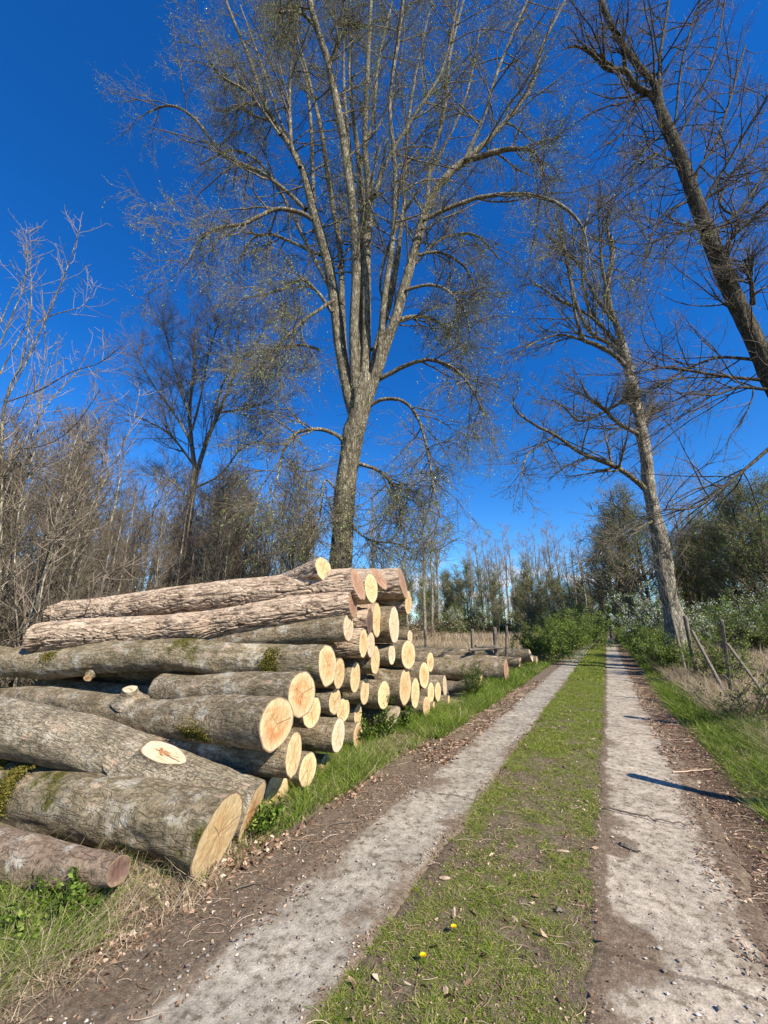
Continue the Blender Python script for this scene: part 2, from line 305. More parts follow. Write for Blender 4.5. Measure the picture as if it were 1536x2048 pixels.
def cut_mat(name, outer, inner, heart, amt):
    m, nt, b = newmat(name, 0.75, 0.25)
    t = N(nt, 'ShaderNodeTexCoord').outputs['Object']; oi = N(nt, 'ShaderNodeObjectInfo').outputs['Random']
    s = N(nt, 'ShaderNodeSeparateXYZ'); nt.links.new(t, s.inputs[0])
    off = N(nt, 'ShaderNodeCombineXYZ'); nt.links.new(mth(nt, 'MULTIPLY', oi, 57.0), off.inputs[0])
    v = N(nt, 'ShaderNodeVectorMath', operation='ADD'); nt.links.new(t, v.inputs[0]); nt.links.new(off.outputs[0], v.inputs[1]); v = v.outputs[0]
    wy = mth(nt, 'ADD', s.outputs[1], mth(nt, 'MULTIPLY', mth(nt, 'SUBTRACT', noise(nt, v, 6, 3), 0.5), 0.03))
    r = mth(nt, 'SQRT', mth(nt, 'ADD', mth(nt, 'MULTIPLY', wy, wy), mth(nt, 'MULTIPLY', s.outputs[2], s.outputs[2])))
    ang = mth(nt, 'ARCTAN2', s.outputs[2], wy)
    a = N(nt, 'ShaderNodeAttribute'); a.attribute_name = 'rnd'; rr = a.outputs['Fac']     # 0 pith .. 1 bark
    rings = mth(nt, 'SINE', mth(nt, 'MULTIPLY', r, 620.0)); rings = rng_map(nt, rings, -1, 1, 0.90, 1.0)
    n1 = noise(nt, v, 7, 5, 0.65)
    col = mixrgb(nt, rng_map(nt, mth(nt, 'ADD', rr, mth(nt, 'MULTIPLY', n1, 0.35)), 0.72, 1.05), inner, outer)
    hf = mth(nt, 'MULTIPLY', rng_map(nt, n1, 0.45, 0.62), rng_map(nt, rr, 0.85, 0.4))
    col = mixrgb(nt, mth(nt, 'MULTIPLY', hf, amt), col, heart)
    saw = noise(nt, mapping(nt, v, (1, 14, 1.6)), 6, 4, 0.65)
    col = mixrgb(nt, 1.0, col, ramp(nt, saw, [(0.32, (0.70, 0.64, 0.55)), (0.58, (1, 1, 1))]), 'MULTIPLY'); col = mixrgb(nt, 1.0, col, ramp(nt, noise(nt, v, 42, 6, 0.8), [(0.34, (0.72, 0.68, 0.62)), (0.52, (1, 1, 1))]), 'MULTIPLY')
    cmb = N(nt, 'ShaderNodeCombineColor')
    for k in range(3): nt.links.new(rings, cmb.inputs[k])
    col = mixrgb(nt, 1.0, col, cmb.outputs[0], 'MULTIPLY')
    # drying cracks: a few thin radial splits, angle per object
    crk = None
    for k, (da, wd, ln) in enumerate(((0.0, 0.0035, 0.85), (2.2, 0.0025, 0.55), (3.9, 0.0025, 0.65), (5.0, 0.002, 0.4))):
        th = mth(nt, 'SUBTRACT', ang, mth(nt, 'ADD', mth(nt, 'MULTIPLY', oi, 6.28 + k * 3), da))
        cs = mth(nt, 'COSINE', th); sn = mth(nt, 'SINE', th)
        d = mth(nt, 'ABSOLUTE', mth(nt, 'MULTIPLY', r, sn))
        ok = mth(nt, 'MULTIPLY', mth(nt, 'GREATER_THAN', cs, 0.0), mth(nt, 'LESS_THAN', rr, ln))
        l = mth(nt, 'MULTIPLY', mth(nt, 'LESS_THAN', d, wd), ok)
        crk = l if crk is None else mth(nt, 'MAXIMUM', crk, l)
    col = mixrgb(nt, mth(nt, 'MULTIPLY', crk, 0.75), col, (0.12, 0.06, 0.03))
    val = rng_map(nt, oi, 0, 1, 0.78, 1.0); cv = N(nt, 'ShaderNodeCombineColor')
    for k in range(3): nt.links.new(val, cv.inputs[k])
    col = mixrgb(nt, 1.0, col, cv.outputs[0], 'MULTIPLY')
    grime = rng_map(nt, mth(nt, 'ADD', noise(nt, v, 4.5, 6, 0.7), mth(nt, 'MULTIPLY', rr, 0.10)), 0.60, 0.72)
    col = mixrgb(nt, mth(nt, 'MULTIPLY', grime, 0.55), col, (0.33, 0.22, 0.13))
    rim = mth(nt, 'GREATER_THAN', mth(nt, 'ADD', rr, mth(nt, 'MULTIPLY', noise(nt, v, 25, 3), 0.05)), 0.975); col = mixrgb(nt, rim, col, (0.20, 0.13, 0.08))
    nt.links.new(col, b.inputs['Base Color']); bump(nt, b, saw, 0.4, 0.004)
    return m
CUT = {'fresh': cut_mat('fresh_cut_wood', (0.76, 0.58, 0.32), (0.72, 0.52, 0.27), (0.60, 0.32, 0.13), 0.6),
       'orange': cut_mat('orange_hearted_cut_wood', (0.75, 0.57, 0.33), (0.70, 0.46, 0.23), (0.55, 0.22, 0.07), 0.85),
       'pale': cut_mat('pale_cut_wood', (0.72, 0.58, 0.40), (0.68, 0.52, 0.34), (0.70, 0.45, 0.22), 0.3),
       'brown': cut_mat('weathered_brown_cut_wood', (0.42, 0.26, 0.17), (0.38, 0.22, 0.14), (0.30, 0.14, 0.08), 0.5),
       'dark': cut_mat('dark_cut_wood', (0.17, 0.11, 0.08), (0.15, 0.09, 0.07), (0.10, 0.05, 0.03), 0.5)}
HOLLOW, _nt, _b = newmat('rotten_heart', 0.95, 0.05)
_t = N(_nt, 'ShaderNodeTexCoord').outputs['Object']; _nt.links.new(ramp(_nt, noise(_nt, _t, 60, 5, 0.7), [(0.35, (0.10, 0.035, 0.015)), (0.5, (0.33, 0.15, 0.07)), (0.65, (0.62, 0.42, 0.24))]), _b.inputs['Base Color'])
bump(_nt, _b, noise(_nt, _t, 80, 4), 1.0, 0.01)
POST, _nt, _b = newmat('weathered_post_wood', 0.85, 0.15)
_t = N(_nt, 'ShaderNodeTexCoord').outputs['Object']; _n = noise(_nt, mapping(_nt, _t, (1, 1, 0.12)), 45, 6, 0.7)
_nt.links.new(ramp(_nt, _n, [(0.3, (0.06, 0.048, 0.036)), (0.5, (0.17, 0.14, 0.105)), (0.7, (0.29, 0.24, 0.185))]), _b.inputs['Base Color']); bump(_nt, _b, _n, 0.8, 0.01)
WIRE, _nt, _b = newmat('fence_wire', 0.5, 0.5); _b.inputs['Metallic'].default_value = 0.8; _b.inputs['Base Color'].default_value = (0.25, 0.22, 0.2, 1)

# ground materials
GND, nt, b = newmat('soil_ground', 0.95, 0.1)
t = N(nt, 'ShaderNodeTexCoord').outputs['Object']; sp = N(nt, 'ShaderNodeSeparateXYZ'); nt.links.new(t, sp.inputs[0])
nb = noise(nt, t, 1.3, 6, 0.65); nf = noise(nt, t, 28, 8, 0.75); nv = noise(nt, t, 110, 4, 0.7)
mixn = mth(nt, 'ADD', mth(nt, 'MULTIPLY', nf, 0.6), mth(nt, 'MULTIPLY', nv, 0.4))
soil = ramp(nt, mixn, [(0.36, (0.075, 0.053, 0.035)), (0.5, (0.165, 0.122, 0.083)), (0.62, (0.29, 0.222, 0.155))])
field = ramp(nt, mth(nt, 'ADD', mth(nt, 'MULTIPLY', nb, 0.5), mth(nt, 'MULTIPLY', nf, 0.5)), [(0.35, (0.13, 0.13, 0.05)), (0.5, (0.27, 0.22, 0.12)), (0.65, (0.36, 0.29, 0.18))])
red = ramp(nt, mixn, [(0.36, (0.07, 0.042, 0.027)), (0.5, (0.155, 0.10, 0.065)), (0.62, (0.28, 0.19, 0.13))])
xx = mth(nt, 'ADD', sp.outputs[0], mth(nt, 'MULTIPLY', mth(nt, 'SUBTRACT', nb, 0.5), 1.2))
col = mixrgb(nt, rng_map(nt, xx, 0.3, 0.7), soil, red)
fm = mth(nt, 'MAXIMUM', rng_map(nt, xx, 2.2, 3.2), rng_map(nt, xx, -4.2, -5.2)); col = mixrgb(nt, fm, col, field)
strip_c = ramp(nt, mixn, [(0.36, (0.05, 0.055, 0.02)), (0.5, (0.10, 0.11, 0.04)), (0.66, (0.20, 0.17, 0.09))])
sm = mth(nt, 'MULTIPLY', mth(nt, 'GREATER_THAN', sp.outputs[0], -1.3), mth(nt, 'LESS_THAN', sp.outputs[0], -0.27))
sm = mth(nt, 'MULTIPLY', sm, rng_map(nt, sp.outputs[1], 3.0, 12.0)); col = mixrgb(nt, sm, col, strip_c)
nt.links.new(col, b.inputs['Base Color']); bump(nt, b, mth(nt, 'ADD', mixn, mth(nt, 'MULTIPLY', nb, 0.5)), 1.0, 0.03)

def track_mat(name, xc, hw, seed, off, ca, cb, cc, thr, dc):
    m, nt, b = newmat(name, 0.9, 0.15)
    t = N(nt, 'ShaderNodeTexCoord').outputs['Object']; v = mapping(nt, t, (1, 1, 1), (seed, seed * 2.3, 0)); sp = N(nt, 'ShaderNodeSeparateXYZ'); nt.links.new(t, sp.inputs[0])
    nb = noise(nt, v, 1.5, 5, 0.6); nf = noise(nt, v, 26, 8, 0.75); nv = noise(nt, v, 120, 4, 0.75); nm = noise(nt, v, 5, 7, 0.7)
    con = ramp(nt, mth(nt, 'ADD', mth(nt, 'MULTIPLY', nf, 0.55), mth(nt, 'MULTIPLY', nv, 0.45)), [(0.30, ca), (0.44, cb), (0.66, cc)])
    vo = N(nt, 'ShaderNodeTexVoronoi'); vo.inputs['Scale'].default_value = 75; nt.links.new(v, vo.inputs['Vector'])
    peb = mth(nt, 'LESS_THAN', vo.outputs[0], 0.27)
    con = mixrgb(nt, mth(nt, 'MULTIPLY', peb, 0.12), con, (0.60, 0.55, 0.47)); big = noise(nt, v, 2.3, 6, 0.65); mot = noise(nt, mapping(nt, v, (1, 1, 1), (4, 2, 0)), 13, 9, 0.78); con = mixrgb(nt, 1.0, con, ramp(nt, mot, [(0.40, (0.45, 0.41, 0.36)), (0.47, (0.90, 0.89, 0.87)), (0.60, (1.25, 1.25, 1.23))]), 'MULTIPLY'); con = mixrgb(nt, 1.0, con, ramp(nt, big, [(0.36, (0.72, 0.70, 0.67)), (0.5, (0.97, 0.96, 0.95)), (0.64, (1.16, 1.15, 1.13))]), 'MULTIPLY')
    vo2 = N(nt, 'ShaderNodeTexVoronoi'); vo2.inputs['Scale'].default_value = 42; vo2.inputs['Randomness'].default_value = 1; nt.links.new(mapping(nt, v, (1.2, .8, 1)), vo2.inputs['Vector'])
    con = mixrgb(nt, mth(nt, 'MULTIPLY', mth(nt, 'LESS_THAN', vo2.outputs[0], mth(nt, 'MULTIPLY', nm, 0.36)), 0.35), con, (0.16, 0.12, 0.09))
    dirt = ramp(nt, mth(nt, 'ADD', mth(nt, 'MULTIPLY', nf, 0.6), mth(nt, 'MULTIPLY', nv, 0.4)), dc)
    # soil lies over the slab along its outer edge and in patches
    ed = mth(nt, 'ABSOLUTE', mth(nt, 'SUBTRACT', sp.outputs[0], xc))
    ed = mth(nt, 'DIVIDE', ed, hw)
    mk = mth(nt, 'ADD', mth(nt, 'ADD', mth(nt, 'MULTIPLY', ed, 0.26), mth(nt, 'MULTIPLY', nb, 0.75)), mth(nt, 'ADD', mth(nt, 'MULTIPLY', nm, 0.50), mth(nt, 'MULTIPLY', nf, 0.18)))
    ee = N(nt, 'ShaderNodeMapRange'); ee.interpolation_type = 'SMOOTHSTEP'; nt.links.new(ed, ee.inputs[0]); ee.inputs[1].default_value = .60; ee.inputs[2].default_value = 1.05; ee.inputs[4].default_value = .50
    mk = mth(nt, 'ADD', mk, ee.outputs[0])
    jy = mth(nt, 'PINGPONG', mth(nt, 'ADD', mth(nt, 'ADD', sp.outputs[1], off), mth(nt, 'MULTIPLY', nm, 0.16)), 2.5)
    jd = mth(nt, 'LESS_THAN', jy, mth(nt, 'MULTIPLY', nf, 0.035))
    for (qx, qy, qr, qa) in ((-.16, 2.8, .38, .4), (-.12, 3.9, .22, .35), (.30, 3.3, .3, .15), (-2.05, 2.7, .35, .25), (-1.8, 4.4, .35, .25), (.42, 2.3, .3, .25)):
        dv = N(nt, 'ShaderNodeVectorMath', operation='DISTANCE'); nt.links.new(t, dv.inputs[0]); dv.inputs[1].default_value = (qx, qy, 0)
        mk = mth(nt, 'ADD', mk, rng_map(nt, dv.outputs['Value'], 0, qr, qa, 0))
    mask = rng_map(nt, mk, thr, thr + 0.10)
    col = mixrgb(nt, mask, con, dirt); col = mixrgb(nt, mth(nt, 'MULTIPLY', jd, 0.6), col, (0.09, 0.06, 0.04))
    nt.links.new(col, b.inputs['Base Color'])
    bump(nt, b, mth(nt, 'ADD', mth(nt, 'MULTIPLY', nf, 0.7), mth(nt, 'MULTIPLY', vo.outputs[0], 0.3)), 0.6, 0.010)
    return m
TRK_L = track_mat('left_track_concrete', -1.60, 0.42, 3.1, 0.75, (0.14, 0.12, 0.092), (0.285, 0.25, 0.20), (0.40, 0.355, 0.29), .885, [(0.36, (0.075, 0.053, 0.035)), (0.5, (0.165, 0.122, 0.083)), (0.62, (0.29, 0.222, 0.155))])
TRK_R = track_mat('right_track_concrete', 0.12, 0.47, 8.7, 2.2, (0.18, 0.15, 0.11), (0.345, 0.29, 0.225), (0.46, 0.40, 0.32), .90, [(0.36, (0.07, 0.047, 0.031)), (0.5, (0.155, 0.112, 0.075)), (0.62, (0.28, 0.21, 0.145))])

# ------------------------------------------------------------------ ground
def hgt(x, y):
    r = np.hypot(x, y); lod = np.clip(1.5 - r / 30, 0, 1)
    p = np.stack([x, y, np.zeros_like(x)], -1)
    onroad = np.clip((np.abs(x + 0.72) - 1.25) / 0.3, 0, 1)
    h = fbm(p * 3, 3, 5) * 0.014 * lod * onroad + fbm(p * 14, 2, 9) * 0.006 * np.clip(1 - r / 12, 0, 1) * onroad
    h = h + 0.09 * np.exp(-((x - 1.75) / 0.6) ** 2) * np.clip(y / 3, 0, 1)
    strip = np.clip(1 - np.abs(x + 0.78) / 0.5, 0, 1)
    h = h + 0.02 * strip ** 0.5 * (strip > 0) + fbm(p * 9, 3, 11) * 0.012 * (strip > 0) * lod * strip
    return h - 0.004 - .012 * (((x > -1.97) & (x < -1.28)) | ((x > -.27) & (x < .53)))
xs = np.concatenate([-np.geomspace(400, 9, 40), np.linspace(-8.8, -3.6, 30), np.linspace(-3.5, 3.2, 240), np.linspace(3.4, 8.8, 20), np.geomspace(9, 400, 40)])
ys = np.concatenate([np.linspace(-60, 0, 20), np.linspace(0.4, 10, 340), np.geomspace(10.1, 700, 120)])
gx, gy = np.meshgrid(xs, ys); gz = hgt(gx, gy)
nx, ny = len(xs), len(ys); ii = (np.arange(ny - 1)[:, None] * nx + np.arange(nx - 1)[None]).ravel()
gm = mesh('ground', np.stack([gx, gy, gz], -1), np.stack([ii, ii + 1, ii + nx + 1, ii + nx], 1), GND, True)
tag(link('ground', gm), kind='structure')
def strip_mesh(name, x0, x1, mat, seed):
    ys = np.concatenate([np.linspace(-4, 14, 360), np.geomspace(14.1, 500, 100)]); cols = 26
    rng = np.random.default_rng(seed)
    u = np.linspace(0, 1, cols)
    e0 = fbm(np.stack([ys * 2.2, ys * 0, ys * 0], -1), 5, seed) * 0.05; e1 = fbm(np.stack([ys * 2.2, ys * 0 + 5, ys * 0], -1), 5, seed + 3) * 0.05
    X = (x0 + e0)[:, None] * (1 - u) + (x1 + e1)[:, None] * u; Y = np.repeat(ys[:, None], cols, 1)
    p = np.stack([X * 4, Y * 4, X * 0], -1); edge = np.minimum(u, 1 - u)[None] * cols
    wd_ = X[:, -1:] - X[:, :1]; dm = np.minimum(X - X[:, :1], X[:, -1:] - X); sm_ = np.clip(1 - dm / .11, 0, 1); Z = 0.008 + fbm(p, 3, seed) * 0.004 - .034 * sm_ ** 2
    k = (np.arange(len(ys) - 1)[:, None] * cols + np.arange(cols - 1)[None]).ravel()
    tag(link(name, mesh(name, np.stack([X, Y, Z], -1), np.stack([k, k + 1, k + cols + 1, k + cols], 1), mat, True)), kind='structure')
strip_mesh('concrete_track_left', -2.06, -1.19, TRK_L, 4)
strip_mesh('concrete_track_right', -0.36, 0.62, TRK_R, 7)

# ------------------------------------------------------------------ logs
def cap_mesh(ring, mat, seed, bulge=0.004):
    # ring (S,3) in local coords at the end; polar disc following the outline
    S = len(ring); c = ring.mean(0); K = 12; rad = np.linspace(0, 1, K + 1)[1:]
    V = [c[None]]; A = [np.zeros(1)]
    for r in rad:
        p = c + (ring - c) * r; nn = fbm(p * 30, 2, seed) * bulge; p = p + np.array([1, 0, 0]) * nn[:, None] * (1 - (r > 0.99)); V.append(p); A.append(np.full(S, r))
    V = np.concatenate(V); s = np.arange(S); s2 = (s + 1) % S
    Q = [np.stack([np.zeros(S, int), np.zeros(S, int), 1 + s, 1 + s2], 1)]
    Q = []
    for k in range(K - 1): Q.append(np.stack([1 + k * S + s, 1 + (k + 1) * S + s, 1 + (k + 1) * S + s2, 1 + k * S + s2], 1))
    # centre fan as quads over pairs
    fan = [[0, 1 + i, 1 + (i + 1) % S, 1 + (i + 2) % S] for i in range(0, S, 2)]
    Q.append(np.array(fan))
    return mesh('cut_face', V, np.concatenate(Q), mat, True, {'rnd': np.concatenate(A)})
def local_frame(a, bpt):
    X = (a - bpt); L = np.linalg.norm(X); X /= L
    Z = np.array([0, 0, 1.]) - X * X[2]; Z /= np.linalg.norm(Z); Y = np.cross(Z, X)
    return X, Y, Z, L
def log(label, a, bpt, ra, rb, bark, cut, bark_kind='grey', res=0.03, S=72, bend=0.0, bz=0.0, lump=0.03, flare=0.0, tilt=(0, 0), left_cut=None, seed=1, wig=.02, name='log', group='felled logs stacked beside the track', egg=0.0, dips=()):
    a = np.asarray(a, float); bpt = np.asarray(bpt, float)
    X, Y, Z, L = local_frame(a, bpt)
    n = max(int(L / res), 8); s = np.linspace(0, 1, n)                       # s=0 at the near (road) end
    th = np.arange(S) * 2 * math.pi / S
    r = ra + (rb - ra) * s; r = r * (1 + flare * np.exp(-s * L / 0.35))
    cx = -s * L; ph = seed * 1.7
    cy = bend * np.sin(math.pi * s) + 0.02 * np.sin(s * 7 + ph) * min(1, L / 4); cz = bz * np.sin(math.pi * s) + wig * (np.sin(s * 8.5 + ph * 2) - math.sin(ph * 2)) * np.minimum(1, s * 3) * min(1, L / 4)
    cy = cy - cy[0]
    ct, st = np.cos(th)[None], np.sin(th)[None]
    pn = np.stack([np.repeat(cx[:, None], S, 1) * 1.3, ct * r[:, None] * 4 + 0 * cx[:, None], st * r[:, None] * 4 + 0 * cx[:, None]], -1) + seed * 13.3
    low = fbm(pn * 0.9, 3, seed) * lump * 1.8
    if bark_kind == 'brown':
        arc = th[None] * r[:, None]
        w = fbm(np.stack([pn[..., 0] * 1.6, pn[..., 1] * 1.4, pn[..., 2] * 1.4], -1), 2, seed + 7)
        q = np.stack([np.repeat(cx[:, None], S, 1) * 5.0, ct * r[:, None] * 36 + 0 * cx[:, None], st * r[:, None] * 36 + 0 * cx[:, None]], -1) + w[..., None] * 1.3
        f1 = np.abs(vn(q, seed + 3)); f2 = np.abs(vn(q * 1.7 + 5, seed + 4))
        fine = np.minimum(np.minimum(f1 * 4.0, 1), np.minimum(f2 * 3.5 + 0.3, 1)); fine = (fine - 1) * 0.018
    else:
        q = np.stack([np.repeat(cx[:, None], S, 1) * 9, ct * r[:, None] * 24 + 0 * cx[:, None], st * r[:, None] * 24 + 0 * cx[:, None]], -1) + seed
        fine = fbm(q, 2, seed + 3) * 0.0035
    rr = r[:, None] * (1 + low) * (1 + egg * st) + fine
    for (dx, dth, dr, amp) in dips:      # burls (+) or hollows (-)
        dd = np.exp(-((cx[:, None] + dx) / dr) ** 2 - (np.angle(np.exp(1j * (th[None] - dth))) * r[:, None] / dr) ** 2); rr = rr + dd * amp
    tx = (tilt[0] * rr * ct + tilt[1] * rr * st) * np.exp(-s[:, None] * L / 0.5)
    px = cx[:, None] + tx; py = cy[:, None] + rr * ct; pz = cz[:, None] + rr * st
    V = np.stack([px, py, pz], -1)
    k = np.arange(n - 1)[:, None] * S; j = np.arange(S)[None]; j2 = (j + 1) % S
    Q = np.stack([k + j, k + S + j, k + S + j2, k + j2], -1).reshape(-1, 4)
    o = link(name, mesh(name, V, Q, bark, True)); tag(o, label, 'log', group)
    fa = np.clip(1 + fine / .018 * 1.0, 0, 1) if bark_kind == 'brown' else np.ones_like(fine)  # furrow depth, drives the shade painted into the brown bark
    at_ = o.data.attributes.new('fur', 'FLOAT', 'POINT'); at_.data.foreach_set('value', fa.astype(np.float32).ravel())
    M = Matrix(((X[0], Y[0], Z[0], a[0]), (X[1], Y[1], Z[1], a[1]), (X[2], Y[2], Z[2], a[2]), (0, 0, 0, 1)))
    o.matrix_world = M
    link('cut_face', cap_mesh(V[0], CUT[cut], seed), o)
    link('cut_face', cap_mesh(V[-1][::-1], CUT[left_cut or cut], seed + 1), o)
    o['axis'] = 0
    return o, (X, Y, Z, a, L)
def stub(o, fr, at, theta, r_at, sr, length, lean=0.35, cut='fresh', bark=BARK_GREY, hollow=False, oval=1.0, seed=3):
    # a sawn branch stub on a log: at = metres from the road end; flares smoothly into the bark
    base = np.array([-at, 0, 0.]); rad = np.array([0, math.cos(theta), math.sin(theta)])
    ax = rad + np.array([lean, 0, 0]); ax /= np.linalg.norm(ax)
    n = 16; S = 40; s = np.linspace(0, 1, n); P0 = base + rad * r_at * 0.35
    tot = r_at * 0.65 / max(ax @ rad, .3) + length
    U = np.cross(ax, rad) if abs(lean) > 0.01 else np.cross(ax, [1, 0, 0]); U /= np.linalg.norm(U); W = np.cross(ax, U)
    th = np.arange(S) * 2 * math.pi / S; V = []
    for t in s:
        rr = sr * (1 + 1.5 * (1 - t) ** 1.8) * (1 + 0.05 * np.sin(3 * th + seed) + 0.03 * np.sin(5 * th))
        V.append(P0 + ax * tot * t + (rr * np.cos(th))[:, None] * U + (rr * np.sin(th))[:, None] * W * oval)
    V = np.array(V); k = np.arange(n - 1)[:, None] * S; j = np.arange(S)[None]; j2 = (j + 1) % S
    Q = np.stack([k + j, k + j2, k + S + j2, k + S + j], -1).reshape(-1, 4)
    b = link('branch_stub', mesh('branch_stub', V, Q, bark, True), o)
    # cap
    ring = V[-1]; c = ring.mean(0); K = 10; VV = [c[None]]; A = [np.zeros(1)]
    for r in np.linspace(0, 1, K + 1)[1:]: VV.append(c + (ring - c) * r); A.append(np.full(S, r))
    jj = np.arange(S); jj2 = (jj + 1) % S; Q = [np.stack([1 + k * S + jj, 1 + (k + 1) * S + jj, 1 + (k + 1) * S + jj2, 1 + k * S + jj2], 1) for k in range(K - 1)]
    Q.append(np.array([[0, 1 + i, 1 + (i + 1) % S, 1 + (i + 2) % S] for i in range(0, S, 2)]))
    me = mesh('cut_face', np.concatenate(VV) - c, np.concatenate(Q), CUT[cut], True, {'rnd': np.concatenate(A)})
    cf = link('cut_face', me, b, Vector(c))
    if hollow:
        m_ = 48; th = np.arange(m_) * 2 * math.pi / m_; q = .62 + .2 * np.sin(2 * th + 1) + .16 * np.sin(5 * th + 2) + .12 * np.sin(9 * th)
        Vh = [c + ax * .003]
        for k_, f_ in enumerate((.35, .7, 1.0)):
            for t_, q_ in zip(th, q): Vh.append(c + ax * (.003 + .004 * math.sin(t_ * 7 + k_) * (f_ < .9)) + (U * math.cos(t_) * .34 + W * math.sin(t_) * .50 * oval) * sr * q_ * f_)
        j_ = np.arange(m_); j2_ = (j_ + 1) % m_; Qh = [np.stack([1 + k_ * m_ + j_, 1 + (k_ + 1) * m_ + j_, 1 + (k_ + 1) * m_ + j2_, 1 + k_ * m_ + j2_], 1) for k_ in range(2)]
        Qh.append(np.array([[0, 1 + i_, 1 + (i_ + 1) % m_, 1 + (i_ + 2) % m_] for i_ in range(0, m_, 2)]))
        link('rotten_core', mesh('rotten_core', np.array(Vh), np.concatenate(Qh), HOLLOW, True), b)
    return b
def moss_patch(o, fr, at, theta, r_at, size, n, seed):
    rng = np.random.default_rng(seed)
    x = -at + rng.normal(0, size[0], n); th = theta + rng.normal(0, size[1] / r_at, n)
    c = np.stack([x, r_at * np.cos(th), r_at * np.sin(th)], -1)
    V, Q, A = cards(rng, c, 0.018, 0.5); link('moss', mesh('moss', V, Q, MOSSM, False, {'rnd': A}), o)
MOSSM = leaf_mat('moss_tufts', [(0.0, (0.05, 0.055, 0.01)), (0.6, (0.13, 0.115, 0.02)), (1.0, (0.25, 0.19, 0.05))], 0.1)

def RP(x, y, h, X):
    return onX(x, y, X), (onX(x, y - h, X)[2] - onX(x, y + h, X)[2]) / 2
def proj(p):
    q = np.asarray(p, float) - O3; fy = -math.sin(YAW) * q[0] + math.cos(YAW) * q[1]; rx = math.cos(YAW) * q[0] + math.sin(YAW) * q[1]
    d = fy * math.cos(PITCH) + q[2] * math.sin(PITCH); u = -fy * math.sin(PITCH) + q[2] * math.cos(PITCH); return 768 + F * rx / d, 1024 - F * u / d
def solve_angle(a, r, hw):
    best = None
    for g_ in np.radians(np.arange(-28, 30, .5)):
        u = np.array([-math.sin(g_), math.cos(g_), 0]); w_ = abs(proj(a + u * r)[0] - proj(a - u * r)[0]) / 2
        if best is None or abs(w_ - hw) < best[0]: best = (abs(w_ - hw), g_)
    return best[1]
HW = dict(A=17, B=12, C=8.5, D=10, E=17, F=11, G=27, H=33, I=18, J=16, K=18, M=13, N=12, NA=13, O=10, P=9, Q=12, R=12, S=8.5, T=10, U=7, V=14, W=5, X=7, Y=9, Z=9, ZA=8, AA=6.5, AB=9, AC=10, AD=13, AE=7, AF=4, AG=7, BA=7, BB=6, BD=7, AI=25, AJ=24)
def onAxis(px, py, a, g_):       # where the sight line of a pixel meets the upright plane through a along the log
    d, _ = ray(px, py); n_ = np.array([math.sin(g_), -math.cos(g_), 0]); t_ = ((a - O3) @ n_) / (d @ n_); return O3 + d * t_
def atY(px, py, Y):
    d, _ = ray(px, py); return O3 + d * Y / d[1]
BB, BG, BM, BP = BARK_BROWN, BARK_GREY, BARK_MOSS, BARK_PALE
logs = {}
